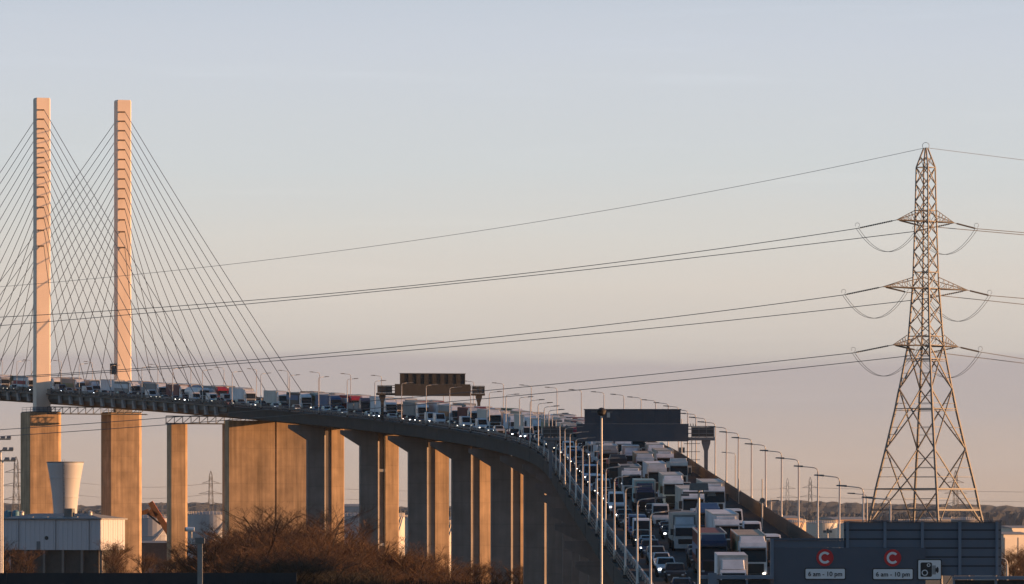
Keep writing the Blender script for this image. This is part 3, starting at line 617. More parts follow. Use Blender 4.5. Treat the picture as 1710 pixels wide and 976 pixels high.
# (image column of the front, kind, colour, body colour)
SEED = {
 0: [(1143, 'car', 'navy'), (1125, 'suv', 'black'), (1105, 'car', 'white'), (1090, 'suv', 'navy'), (1070, 'van', 'white'), (1047, 'car', 'black'), (1028, 'van', 'white'), (1018, 'car', 'navy'), (1007, 'van', 'silver'), (996, 'suv', 'black'), (985, 'van', 'pale blue'), (974, 'car', 'black'), (966, 'suv', 'grey'), (958, 'van', 'white'), (951, 'car', 'red'), (945, 'car', 'silver'),
     (836, 'suv', 'silver'), (822, 'car', 'silver'), (806, 'van', 'white'), (797, 'car', 'silver'), (778, 'van', 'white'), (735, 'van', 'white'), (690, 'car', 'black'), (660, 'car', 'white'), (630, 'car', 'silver'), (600, 'car', 'black'), (575, 'car', 'white'), (440, 'suv', 'black'), (358, 'van', 'white'), (256, 'van', 'white'), (178, 'suv', 'silver'), (152, 'van', 'white'), (27, 'suv', 'silver')],
 1: [(1224, B_, 'white', 'white'), (1188, A_, 'navy', 'maroon'), (1142, B_, 'silver', 'grey'), (1103, 'van', 'silver'), (1089, 'suv', 'black'), (1077, B_, 'navy', 'teal'), (1056, A_, 'white', 'grey'), (1031, S_, 'black', 'red'), (1016, A_, 'grey', 'silver'), (1000, A_, 'white', 'pale blue'), (985, 'van', 'black'),
     (930, A_, 'black', 'grey'), (901, B_, 'white', 'white'), (862, B_, 'pale blue', 'pale blue'), (826, A_, 'white', 'cream'), (766, A_, 'white', 'grey'), (709, A_, 'white', 'grey'), (655, A_, 'white', 'white'), (612, X_, 'navy', 'grey'), (560, A_, 'blue', 'blue'), (512, A_, 'white', 'black'), (420, A_, 'white', 'white'), (342, T_, 'white', 'white'), (318, A_, 'white', 'maroon'), (273, A_, 'white', 'grey'), (136, A_, 'white', 'grey'), (97, A_, 'white', 'white'), (10, A_, 'white', 'grey')],
 2: [(1262, A_, 'white', 'tan'), (1214, A_, 'white', 'white'), (1186, X_, 'blue', 'blue'), (1156, A_, 'white', 'cream'), (1124, A_, 'white', 'cream'), (1098, A_, 'silver', 'white'), (1075, A_, 'silver', 'tan'), (1054, B_, 'white', 'white'), (1040, A_, 'white', 'blue'),
     (884, A_, 'white', 'tan'), (804, S_, 'maroon', 'maroon'), (745, A_, 'white', 'white'), (596, A_, 'red', 'red'), (546, A_, 'white', 'teal'), (480, 'van', 'white'), (115, A_, 'brown', 'brown')],
 3: [(1300, 'van', 'brown'), (1258, 'van', 'white'), (1194, A_, 'white', 'cream'), (1160, 'suv', 'silver'), (1131, S_, 'cream', 'cream'), (1112, A_, 'white', 'cream'), (1082, 'van', 'black'),
     (868, C_, 'white', 'green'), (790, A_, 'white', 'grey'), (536, A_, 'orange', 'orange'), (205, A_, 'brown', 'brown'), (50, C_, 'green', 'green')],
}
FILL_CAR = [('car', 'red'), ('van', 'blue'), ('suv', 'navy'), ('car', 'black'), ('car', 'black'), ('car', 'silver'), ('suv', 'grey'), ('car', 'white'), ('van', 'white'), ('suv', 'black'), ('car', 'navy'), ('car', 'grey'), ('car', 'red'), ('van', 'silver'), ('suv', 'white'), ('car', 'blue')]
FILL_TR = [(A_, 'white', 'white'), (B_, 'white', 'silver'), ('van', 'white', None), (A_, 'white', 'grey'), ('suv', 'black', None), (A_, 'blue', 'white'), ('car', 'silver', None), (A_, 'white', 'cream'), (B_, 'white', 'white'), (C_, 'silver', 'maroon'), ('van', 'silver', None), (A_, 'red', 'grey')]
rv = random.Random(11); VEH = []
for ln in range(4):
    t = LANES[ln]; items = []
    for s in SEED[ln]:
        items.append((ufind(t, s[0]), s[1], s[2], s[3] if len(s) > 3 else None))
    items.sort(key=lambda q: q[0]); rear = 448.0 if ln == 0 else 455.0; out = []
    def put(y, k, c, c2):
        global rear
        out.append((y, k, c, c2)); rear = y+LEN[k]
    for it in items+[(1620.0, None, None, None)]:
        while True:
            gap = it[0]-rear
            if gap < 11 or it[0] < 520: break
            if ln > 0 and it[0] < 815 and gap < 24: break
            k, c, c2 = (FILL_CAR[rv.randrange(len(FILL_CAR))]+(None,)) if (ln == 0 or gap < 22 or rear < 800) else FILL_TR[rv.randrange(len(FILL_TR))]
            s = rv.uniform(2.5, 6.5) if ln == 0 else rv.uniform(3.5, 9)
            if gap < LEN[k]+s+3:
                if gap < 13: break
                k, c, c2 = FILL_CAR[rv.randrange(len(FILL_CAR))]+(None,)
                if gap < LEN[k]+s+3: break
            put(rear+s, k, c, c2)
        if it[1]:
            put(max(it[0], rear+1.6), it[1], it[2], it[3])
    for q in out: VEH.append((ln,)+q)
LANEP = ['in the left edge lane', 'in the second lane', 'in the third lane', 'in the right barrier lane']
def zone(y): return 'before the near gantry' if y < 811 else 'between the two gantries' if y < 1189 else 'past the far gantry' if y < 1347 else 'on the stayed span'
from collections import Counter, defaultdict
def vlabel(v):
    ln, y, k, c, c2 = v
    d = f'{c} {k}' if (c2 is None or c2 == c) else (f'{c}-cabbed {c2} {k}')
    return d, f'{LANEP[ln]} {zone(y)}'
cnt = Counter(vlabel(v) for v in VEH); seen = defaultdict(int)
for v in sorted(VEH, key=lambda q: (q[0], q[1])):
    ln, y, k, c, c2 = v; a, b = vlabel(v); seen[(a, b)] += 1
    lab = (a if cnt[(a, b)] == 1 else f'{ordn(seen[(a, b)])} nearest {a}')+' '+b
    far = y > 960; ON[0] = rv.choice((LAMP, LAMP2, LAMP2, LAMP3)) if rv.random() < (.65 if ln == 0 else .3) else LOFF; LIV[0] = rv.random()
    jt = rv.uniform(-.25, .25); p = road(y, LANES[ln]+jt, 0); th, gr = frame(y)
    nm = {'car': 'car', 'suv': 'car', 'van': 'van'}.get(k, k.replace(' ', '_'))
    r = thing(nm, lab, 'car' if nm == 'car' else ('van' if nm == 'van' else 'lorry'), p, (0, math.atan(gr), th-math.pi/2+rv.uniform(-.01, .01)), 'vehicles queuing on the bridge')
    if k in CAR: 
        build_car(k, c, r, far); 
        r.location = p+Vector((math.sin(-th), math.cos(th), gr))*(LEN[k]/2)
        if k != 'van': r.scale = (.97, .97, .97)
    else:
        build_lorry(k, c, c2, r, far, y)
        if ln == 1 and k == B_ and y < 470:
            ob('lettering', textmesh('bidfood', .6, 'lettering'), BLACK, r, (-1.88, 0, 3.0), (math.pi/2, 0, math.pi/2))
            for s in (-.8, .8): ob('marker_lamp', MB().box(-1.9, -1.82, s-.16, s+.16, 3.35, 3.46), BLACK, r)

# ------------------------------------------------------------------ big electricity pylon
EY = 760.0; ES = EY/F; EX = (1546-855)*ES
TOW = thing('electricity_pylon', 'tall steel lattice electricity pylon at right with three pairs of crossarms', 'electricity pylon', (EX, EY, 0))
STL = mat('pylon_steel', (.17, .162, .152), .6, metal=.1, vary=.15)
WP = [(248, 3.5), (280, 16), (365, 18), (480, 22), (577, 30), (650, 44.5), (683, 51), (750, 67), (817, 84), (852, 91), (1082.5, 148)]
def half(v):
    for (a, ha), (b, hb) in zip(WP[:-1], WP[1:]):
        if a <= v <= b: return ha+(hb-ha)*(v-a)/(b-a)
    return WP[-1][1]
ROT0 = math.radians(8)
def lp(i, v):       # leg i at height row v, relative to the pylon base
    a = ROT0+i*math.pi/2; r = half(v)*ES/math.cos(ROT0); return Vector((r*math.cos(a), r*math.sin(a), CZ+(HOR-v)*ES))
UNIT = MB().box(-.5, .5, -.5, .5, 0, 1).mesh('brace')
def bar(name, a, b, wd, par, m=STL):
    d = b-a; o = ob(name, UNIT, m, par); q = d.to_track_quat('Z', 'Y')
    o.rotation_euler = q.to_euler(); o.location = a; o.scale = (wd, wd, d.length); return o
for i in range(4):
    m = MB()
    for (va, _), (vb, _) in zip(WP[:-1], WP[1:]):
        wd = .11 if va < 480 else .15 if va < 650 else .19
        a, b = lp(i, va), lp(i, vb); m.tube([b, a], wd, 4)
    ob('leg', m, STL, TOW)
lev = [280, 308, 337, 365, 393, 421, 450, 480, 510, 543, 577]
for a, b in zip(lev[:-1], lev[1:]):
    for i in range(4):
        j = (i+1) % 4
        bar('brace', lp(i, a), lp(j, b), .1, TOW); bar('brace', lp(j, a), lp(i, b), .1, TOW)
for v in (280, 352, 370, 455, 482, 562, 577, 600, 683, 817, 852):
    for i in range(4): bar('brace', lp(i, v), lp((i+1) % 4, v), .11 if v < 800 else .2, TOW)
for a, b in ((577, 650), (650, 750), (750, 880), (880, 1082)):
    for i in range(4):
        j = (i+1) % 4
        bar('brace', lp(i, a), lp(j, b), .15, TOW); bar('brace', lp(j, a), lp(i, b), .15, TOW)
        # short secondary struts from the diagonals back to the legs
        A, B, Cc, D = lp(i, a), lp(j, a), lp(i, b), lp(j, b)
        for f in (.12, .24, .36):
            bar('strut', A+(D-A)*f, lp(i, a+(b-a)*f), .06, TOW); bar('strut', B+(Cc-B)*f, lp(j, a+(b-a)*f), .06, TOW)
            bar('strut', Cc+(B-Cc)*f, lp(i, b+(a-b)*f), .06, TOW); bar('strut', D+(A-D)*f, lp(j, b+(a-b)*f), .06, TOW)
for i in range(4):
    bar('brace', lp(i, 262), lp((i+1) % 4, 280), .06, TOW); bar('brace', lp((i+1) % 4, 262), lp(i, 280), .06, TOW); bar('brace', lp(i, 266), lp((i+1) % 4, 266), .06, TOW)
m = MB(); c0 = Vector((0, 0, CZ+(HOR-247)*ES)); m.tube([c0+Vector((.45*math.cos(a*math.pi/10), 0, .25+.45*math.sin(a*math.pi/10))) for a in range(-2, 13)], .03, 4); ob('earth_wire_ring', m, STL, TOW)
ADIR = Vector((.72, .694, 0)); APER = Vector((-.694, .72, 0))
DL = Vector((-.80, .60, 0)); DR = Vector((.60, .80, 0))
INS = mat('insulator_brown', (.10, .09, .08), .4); WIRE = mat('conductor_grey', (.11, .11, .115), .5)
def wire(name, label, P0, u, vs, dirv, rad=.05):
    # conductor following a straight line on plan from P0 in dirv; heights read from rows vs at columns u
    m = MB(); n = len(u)
    def vv(x):     # quadratic-smooth lagrange through three anchors
        s = 0
        for i in range(n):
            l = vs[i]
            for j in range(n):
                if j != i: l *= (x-u[j])/(u[i]-u[j])
            s += l
        return s
    pts = [P0]
    for k in range(1, 31):
        uu = u[0]+(u[-1]-u[0])*k/30; c = (uu-855)/F
        q = (c*P0.y-P0.x)/(dirv.x-c*dirv.y); X = P0.x+dirv.x*q; Y = P0.y+dirv.y*q
        pts.append(Vector((X, Y, CZ+(HOR-vv(uu))*Y/F)))
    m.tube(pts, rad, 5)
    o = ob(name, m, WIRE); tag(o, label, 'power line', 'overhead conductors'); return o
def upix(p): return 855+F*p.x/p.y, HOR-F*(p.z-CZ)/p.y
CR = [(370, 5.7, 'top', ((-170, 900, 422), None)), (482, 8.4, 'middle', None), (578, 6.5, 'bottom', None)]
LW = {('top', -1): [(700, 476), (-60, 533)], ('top', 1): [(700, 480), (-60, 549)], ('middle', -1): [(700, 576), (-60, 634)], ('middle', 1): [(700, 584), (-60, 636)], ('bottom', -1): [(720, 661), (-60, 722)], ('bottom', 1): [(720, 674), (-60, 733)]}
RW = {('top', -1): (1760, 397), ('top', 1): (1760, 393), ('middle', -1): (1760, 514), ('middle', 1): (1760, 503), ('bottom', -1): (1760, 613), ('bottom', 1): (1760, 608)}
for v, L, lvl, _ in CR:
    zc = CZ+(HOR-v)*ES; zu = zc+1.45
    for s in (-1, 1):
        arm = ob('crossarm', None, None, TOW) if False else None
        tip = ADIR*(s*L)+Vector((0, 0, zc)); hb = half(v)*ES*.72
        r1 = ADIR*(s*hb)+APER*hb; r2 = ADIR*(s*hb)-APER*hb
        m = MB()
        for r in (r1, r2):
            lo = Vector((r.x, r.y, zc)); hi = Vector((r.x, r.y, zu))
            m.tube([lo, tip], .075, 4); m.tube([hi, tip], .06, 4)
            pl = lo
            for k in range(1, 6):
                f = k/6; a = lo+(tip-lo)*f; b = hi+(tip-hi)*f; m.tube([a, b], .035, 4); m.tube([pl, b], .035, 4); pl = a
        for k in range(6):
            f = k/6; a = Vector((r1.x, r1.y, zc)); b = Vector((r2.x, r2.y, zc)); m.tube([a+(tip-a)*f, b+(tip-b)*f], .04, 4); m.tube([a+(tip-a)*f, b+(tip-b)*((k+1)/6)], .035, 4)
        ca = ob('crossarm', m, STL, TOW)
        wt = TOW.location+tip; E = []
        for dv, LI in ((DL, 6.3), (DR, 5.6)):
            e = wt+dv*LI+Vector((0, 0, -.95 if dv is DL else -.55)); E.append(e)
            mi = MB(); nseg = 22; rr = []
            a0 = tip; b0 = e-TOW.location; dd = (b0-a0)
            mi.tube([a0, b0], .05, 5)
            for k in range(3, nseg-1):
                p = a0+dd*(k/nseg); mi.tube([p-dd*.008, p+dd*.008], .115, 8)
            io = ob('insulator_string', mi, INS, ca)
            mh = MB().tube([b0+Vector((.3*math.cos(a*math.pi/5), 0, .45+.3*math.sin(a*math.pi/5))) for a in range(-2, 7)], .025, 4); ob('arcing_horn', mh, STL, ca)
        for off in (-.18, .18):
            mj = MB(); a0, b0 = E[0]-TOW.location, E[1]-TOW.location
            mj.tube([a0+(b0-a0)*q+Vector((off, 0, -4*3.3*q*(1-q))) for q in [i/14 for i in range(15)]], .028, 4)
            ob('jumper_loop', mj, WIRE, ca)
        side = 'near' if s < 0 else 'far'
        (um, vm), (ue, ve) = LW[(lvl, s)]; u0, v0 = upix(E[0])
        wire('overhead_wire', f'{lvl} overhead conductor from the pylon\'s {side} arms across to the left', E[0], [u0, um, ue], [v0, vm, ve], DL)
        u0, v0 = upix(E[1]); ue, ve = RW[(lvl, s)]
        wire('overhead_wire', f'{lvl} overhead conductor from the pylon\'s {side} arms leaving to the right', E[1], [u0, ue], [v0, ve], DR)
tp = TOW.location+c0; u0, v0 = upix(tp)
wire('overhead_wire', 'thin topmost earth wire running left from the pylon peak', tp, [u0, 760, -60], [v0, 392, 484], DL, .03)
wire('overhead_wire', 'thin topmost earth wire running right from the pylon peak', tp, [u0, 1760], [v0, 274], DR, .03)

# far pylons, one mesh
def farpylon():
    m = MB()
    prof = [(0, 4.5), (14, 2.6), (27, 1.5), (38, 1.1), (47, .9), (50, .1)]
    for i in range(4):
        sx, sy = ((1, 1), (-1, 1), (-1, -1), (1, -1))[i]; m.tube([(sx*h, sy*h, z) for z, h in prof], .16, 4)
    for (za, ha), (zb, hb) in zip(prof[:-2], prof[1:-1]):
        k = 2
        for q in range(k):
            z0 = za+(zb-za)*q/k; z1 = za+(zb-za)*(q+1)/k; h0 = ha+(hb-ha)*q/k; h1 = ha+(hb-ha)*(q+1)/k
            for i in range(4):
                (ax, ay), (bx, by) = [((1, 1), (-1, 1), (-1, -1), (1, -1))[(i+e) % 4] for e in (0, 1)]
                m.tube([(ax*h0, ay*h0, z0), (bx*h1, by*h1, z1)], .09, 3); m.tube([(bx*h0, by*h0, z0), (ax*h1, ay*h1, z1)], .09, 3)
    return m.mesh('lattice')
fp = farpylon()
def farm():
    m = MB()
    for z, L in ((28, 6.5), (35, 8.2), (42, 6)):
        for s in (-1, 1):
            for e in (-.9, .9): m.tube([(s*1.0, e, z), (s*L, 0, z)], .12, 4); m.tube([(s*1.0, e, z+1.6), (s*L, 0, z)], .09, 4)
    return m.mesh('crossarms')
fa = farm()
FPOS = [(352, 787, 'distant electricity pylon seen between the end pier and the side pier'), (27, 763, 'faint distant electricity pylon left of the tower piers'), (1315, 799, 'left one of two distant pylons behind the right lamp posts'), (1353, 797, 'right one of two distant pylons behind the right lamp posts'), (1596, 786, 'faint distant pylon seen through the legs of the large pylon')]
fpos3 = []
for u, v, lab in FPOS:
    Y = 33*F/(HOR-v); q = thing('electricity_pylon', lab, 'electricity pylon', ((u-855)*Y/F, Y, 0), (0, 0, random.uniform(-.4, .4)), 'distant electricity pylons')
    ob('lattice', fp, STL, q); ob('crossarms', fa, STL, q); fpos3.append(q.location.copy())
def farwires(a, b, label):
    m = MB()
    for z in (28, 35, 42):
        for s in (-6, 6):
            m.tube([a+(b-a)*q+Vector((0, s, z-14*4*q*(1-q)*.35)) for q in [i/16 for i in range(17)]], .07, 3)
    tag(ob('distant_power_line', m, WIRE), label, 'power line')
farwires(fpos3[1], fpos3[0], 'faint set of distant wires between the two pylons at left')
farwires(fpos3[0], fpos3[2], 'faint set of distant wires low behind the viaduct')
farwires(fpos3[3], fpos3[4]+Vector((400, 0, 0)), 'faint set of distant wires low behind the large pylon')

# ------------------------------------------------------------------ masts and posts
def mast(u, vtop, Y, r0, label, kind):
    p = px(u, vtop, Y); T = thing('camera_mast' if kind == 'dome' else 'floodlight_mast' if kind != 'twin' else 'twin_lamp_mast', label, 'mast', (p.x, Y, 0))
    ob('pole', MB().lathe([(r0*1.35, 0), (r0*1.3, 1.5), (r0, 1.6), (r0*.75, p.z)], 12), GALV, T); z = p.z
    if kind == 'dome':
        ob('dome', MB().lathe([(.08, z-.4), (.3, z-.28), (.34, z-.05), (.36, z+.02), (.3, z+.1), (.12, z+.2), (.05, z+.22)], 16), BLACK, T)
        ob('bracket', MB().box(-.75, .8, -.05, .05, z-.14, z-.04), LANT, T); ob('camera_housing', MB().box(.4, .62, -.15, .15, z-.5, z-.15), GALV, T)
    elif kind == 'twin':
        ob('crossbar', MB().box(-1.0, 1.0, -.06, .06, z-.25, z-.13), LANT, T)
        ob('cowl', MB().hexa([(-.6, -.35, z-.05), (.6, -.35, z-.05), (.6, .35, z-.05), (-.6, .35, z-.05)], [(-.55, -.25, z+.4), (.55, -.25, z+.4), (.55, .25, z+.4), (-.55, .25, z+.4)]), LANT, T)
        for x in (-.9, .75): ob('lantern', MB().box(x-.2, x+.3, -.2, .2, z-.4, z-.26), LANT, T)
    else:
        ob('crossbar', MB().box(-1.3, 1.3, -.06, .06, z-.12, z), LANT, T)
        for x in (-1.15, -.4, .45, 1.1): ob('floodlight', MB().hexa([(x-.28, -.45, z+.02), (x+.28, -.45, z+.02), (x+.25, .3, z+.02), (x-.25, .3, z+.02)], [(x-.22, -.4, z+.12), (x+.22, -.4, z+.12), (x+.22, .2, z+.3), (x-.22, .2, z+.3)]), LANT, T)
    return T
mast(1004.5, 686, 420, .095, 'tall slim mast topped by a dark camera dome left of the traffic', 'dome')
mast(1167, 818, 352, .095, 'pale post with a dark hooded twin lamp in front of the lorries', 'twin')
mast(4, 769, 560, .12, 'nearest floodlight mast at the left picture edge', 'flood')
mast(1, 752, 590, .12, 'middle floodlight mast at the left picture edge', 'flood'); mast(-2, 733, 620, .12, 'farthest and highest floodlight mast at the left picture edge', 'flood')
p = px(334, 908, 300); T = thing('camera_post', 'grey camera post in front of the brown bushes', 'post', (p.x, 300, 0))
ob('pole', MB().box(-.13, .13, -.13, .13, 0, p.z), mat('post_grey', (.2, .2, .2), .6), T); ob('head_box', MB().box(-.24, .24, -.2, .2, p.z, p.z+.3), LANT, T)
ob('bracket', MB().tube([(-.1, 0, p.z), (-.45, 0, p.z), (-.45, 0, p.z+.75)], .04, 6), GALV, T); ob('camera', MB().xcyl(-.75, -.3, 0, p.z+.75, .12, 12), WHT, T); ob('lens', MB().xcyl(-.8, -.751, 0, p.z+.75, .1, 12), BLACK, T)
# small signs beside the right barrier
def signpost(u, Y, v0, v1, plates, label, cat='sign', name='sign_post'):
    p = px(u, v0, Y); q = px(u, v1, Y); T = thing(name, label, cat, (p.x, Y, 0))
    ob('pole', MB().tube([(0, 0, 0), (0, 0, p.z)], .07, 8), GALV, T)
    for kind, du, v, wpx, hpx in plates:
        z = CZ+(HOR-v)*Y/F; s = Y/F
        if kind == 'rect': ob('sign_plate', MB().box((du-wpx/2)*s, (du+wpx/2)*s, -.12, -.08, z-hpx/2*s, z+hpx/2*s), LANT, T)
        elif kind == 'disc': ob('sign_plate', disc(wpx/2*s, 24), LANT, T, (du*s, -.12, z))
        elif kind == 'arm': ob('arm', MB().box(min(0, du)*s, max(0, du)*s, -.05, .05, z-.06, z+.06), LANT, T)
    return T
signpost(1138.5, 880, 700, 0, [('rect', -3, 752, 4, 9), ('rect', 3, 752, 4, 9)], 'post with two small dark plates under the near gantry')
signpost(1273, 620, 800, 0, [('disc', 0, 836, 9, 9)], 'post with a round dark sign plate beside the right barrier')
signpost(1234, 700, 800, 0, [('arm', 7, 826, 0, 0)], 'short cranked post beside the right barrier')
signpost(1288, 640, 834, 0, [('arm', 13, 836, 0, 0)], 'thin post with a short arm near the distant tanks', 'post')
signpost(1382, 500, 884, 0, [('rect', -5, 888, 5, 4), ('rect', 5, 888, 5, 4), ('rect', 0, 887, 4, 8)], 'short post with twin dark lamps above the sign gantry', 'lamp', 'twin_lamp')
for (u, v, Y, lab) in ((1228, 757, 1010, 'single distant lamp post beyond the right barrier'), (1448, 826, 700, 'lone lamp post just left of the large pylon'), (1682, 932, 420, 'small curved lamp post at the lower right edge')):
    p = px(u, v, Y); k = p.z/LH
    L = thing('lamp_post', lab, 'lamp post', (p.x, Y, 0), (0, 0, math.pi)); 
    ob('pole', MB().lathe([(.16, 0), (.13, p.z*.15), (.08, p.z-.5)], 8), GALV, L)
    a = ob('arm', arm_me, GALV, L, (0, 0, p.z-LH)); ob('lantern', lan_me, LANT, a)

# ------------------------------------------------------------------ industrial buildings, tanks
CLAD = mat('cladding_white', (.47, .46, .50), .6, vary=.08, scale=.4, stretch=(1, 1, .2)); ROOFG = mat('roof_grey', (.25, .26, .27), .7, vary=.12)
Y0 = 1372.0; s0 = Y0/F; an = math.radians(-22)
pc = px(168, 866, Y0)         # front right corner
BL = thing('depot_building', 'white clad depot building in front of the left tower piers', 'building', (pc.x, Y0, 0), (0, 0, an))
hz = pc.z; wb = CZ+(HOR-919)*s0; LW_, LD_ = 26.5, 13.5
ob('core', MB().box(-LW_+.2, -.2, .2, LD_-.2, wb+.1, hz-.05), CLAD, BL)
pmh = MB().box(0, 1.22, -.06, .06, wb, hz-.3).mesh('wall_panel')
nP = 21
for k in range(nP): ob('wall_panel', pmh, CLAD, BL, (-LW_+k*LW_/nP+.02, .02*(k % 2), 0))
for k in range(10): ob('wall_panel', pmh, CLAD, BL, (.02*(k % 2), .1+k*1.32, 0), (0, 0, math.pi/2))
ob('roof', MB().loft([[(-LW_-.4, -.5, hz-.3), (.5, -.5, hz-.3), (.5, LD_+.4, hz-.3), (-LW_-.4, LD_+.4, hz-.3)], [(-LW_-.4, -.5, hz), (.5, -.5, hz), (.5, LD_+.4, hz), (-LW_-.4, LD_+.4, hz)], [(-LW_+6, 5, hz+1.2), (-6, 5, hz+1.2), (-6, 8, hz+1.2), (-LW_+6, 8, hz+1.2)]]), ROOFG, BL)
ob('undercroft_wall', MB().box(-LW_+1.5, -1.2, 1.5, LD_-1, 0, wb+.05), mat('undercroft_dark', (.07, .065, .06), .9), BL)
for k in range(6): ob('column', MB().box(-LW_+.6+k*5.1, -LW_+1.2+k*5.1, .3, .9, 0, wb), CONC2, BL)
for x in (-23, -4.5): ob('roof_vent', MB().lathe([(.5, hz+.2), (.5, hz+1.4), (.7, hz+1.5), (.1, hz+1.9)], 10, (x, 3.5)), GALV, BL)
ob('roof_plant', MB().box(-10.3, -8.2, 1.0, 2.6, hz+.3, hz+2.4), LANT, BL); ob('wall_vent', disc(.5, 16, 0, d=.05), BLACK, BL, (-14.5, -.12, wb+2.9))
for k in range(2):
    q = px(13+k*13, 862, 1440); tk = tag(ob('blue_capped_tank', None, None) if False else thing('blue_capped_tank', f'{["left", "right"][k]} one of two small blue topped silos left of the building', 'silo', (q.x, 1440, 0)), f'{["left", "right"][k]} one of two small blue topped silos left of the building', 'silo', 'small blue topped silos')
    ob('drum', MB().lathe([(1.3, 0), (1.3, q.z-1.2)], 16), CLAD, tk); ob('cap', MB().lathe([(.9, q.z-1.19), (.9, q.z+1.1), (.3, q.z+1.5)], 16), mat('cap_blue', (.05, .18, .28), .6), tk)
fz = px(109, 772, 1452); FN = thing('flared_chimney', 'white concrete funnel flaring towards its top beside the tower piers', 'chimney', (fz.x, 1452, 0)); Ht = fz.z
WC = mat('funnel_white', (.45, .45, .47), .7, vary=.08, scale=.4, stretch=(1, 1, .1), vary2=.06)
ob('shell', MB().lathe([(2.9, 0), (2.95, Ht-15), (3.05, Ht-12), (3.35, Ht-8.5), (3.9, Ht-4.5), (4.55, Ht-.9), (4.72, Ht), (4.45, Ht), (3.9, Ht-4)], 40).mesh('shell', True), WC, FN)
ob('rim', MB().lathe([(4.72, Ht-.18), (4.8, Ht-.15), (4.8, Ht+.08), (4.6, Ht+.08)], 40), GREYS, FN)
fl = MB()
for x in (-.25, .25): fl.tube([(x, -3.35, 0), (x, -3.4, Ht-11), (x, -4.1, Ht-5), (x, -4.95, Ht+.6)], .05, 4)
for k in range(30):
    z = 2+k*(Ht-2)/30; yy = -3.38 if z < Ht-11 else -3.4-(z-Ht+11)*.133; fl.box(-.25, .25, yy-.04, yy, z, z+.06)
ob('ladder', fl, GREYS, FN)['kind'] = 'stuff'
for z in (Ht-4, Ht-9):
    rr_ = 4.0 if z > Ht-6 else 3.35; ob('band', MB().lathe([(rr_+.03, z-.12), (rr_+.1, z-.1), (rr_+.1, z+.1), (rr_+.03, z+.12)], 40), WC, FN)
for x in (-22, -12, -3): ob('downpipe', MB().tube([(x, -.16, wb), (x, -.16, hz-.35)], .08, 6), GREYS, BL)
ob('gutter', MB().box(-LW_-.45, .55, -.62, -.5, hz-.25, hz-.02), GREYS, BL)
ob('roof_door', MB().box(-17.2, -16.2, -.14, -.07, wb+.02, wb+2.1), GREYS, BL)
for k in range(4): ob('roof_light', MB().box(-20+k*4, -18.6+k*4, .6, 2.2, hz+.02, hz+.4), GALV, BL)
def tank(u, vtop, wpx, Y, label, m, bands=True):
    p = px(u, vtop, Y); r = wpx*Y/F/2; T = thing('storage_tank', label, 'storage tank', (p.x, Y, 0), group='storage tanks behind the viaduct')
    ob('shell', MB().lathe([(r, 0), (r, p.z)], 40).mesh('shell', False), m, T)
    ob('roof', MB().lathe([(r+.1, p.z+.01), (r*.96, p.z+.15), (r*.5, p.z+.9), (.2, p.z+1.3)], 40), ROOFG, T)
    hr = MB()
    for k in range(40):
        a = 2*math.pi*k/40; b = 2*math.pi*(k+1)/40; P = lambda a, z: (r*.985*math.cos(a), r*.985*math.sin(a), z)
        hr.tube([P(a, p.z+.1), P(a, p.z+1.3)], .06, 3); hr.tube([P(a, p.z+1.25), P(b, p.z+1.25)], .06, 3); hr.tube([P(a, p.z+.75), P(b, p.z+.75)], .05, 3)
    ob('handrail', hr, GALV, T)
    for z in (p.z*.33, p.z*.66): ob('wind_girder', MB().lathe([(r+.05, z), (r+.18, z+.05), (r+.18, z+.2), (r+.05, z+.25)], 40), m, T)
    st = MB().tube([((r+.4)*math.cos(-2.2+q*1.5/12), (r+.4)*math.sin(-2.2+q*1.5/12), p.z*q/12) for q in range(13)], .25, 4); ob('spiral_stair', st, GALV, T)
    return T
TKW = mat('tank_cream', (.55, .50, .44), .6, vary=.08, scale=.2, stretch=(1, 1, .2), vary2=.08); TKG = mat('tank_grey', (.36, .36, .38), .6, vary=.08, scale=.2, stretch=(1, 1, .2))
tank(250, 866, 96, 1950, 'grey storage tank behind the orange boom', TKG); tank(352, 860, 78, 2050, 'large grey storage tank below the distant pylon', TKG)
tank(600, 862, 84, 2200, 'pale grey tank seen between the first two viaduct piers', TKG)
tank(654, 864, 44, 1700, 'sunlit cream tank seen between the second and third viaduct piers', TKW); tank(700, 866, 50, 2000, 'shaded cream tank behind the third viaduct pier', TKW)
tank(738, 876, 40, 1650, 'sunlit cream tank seen between the third and fourth viaduct piers', TKW)
TKO = mat('tank_rust', (.50, .33, .22), .7, vary=.2, scale=.2, vary2=.2)
tank(1322, 873, 48, 2300, 'rust tinted sunlit tank behind the right lamp posts', TKO); tank(1372, 874, 52, 2600, 'pale tank right of the rust tinted tank', TKW); tank(1423, 876, 50, 2800, 'pale tank rising just above the left sign panel', TKW)
tank(1612, 869, 48, 2200, 'cream tank right of the large pylon', TKW); tank(1530, 872, 60, 2600, 'pale tank behind the foot of the large pylon', TKW)
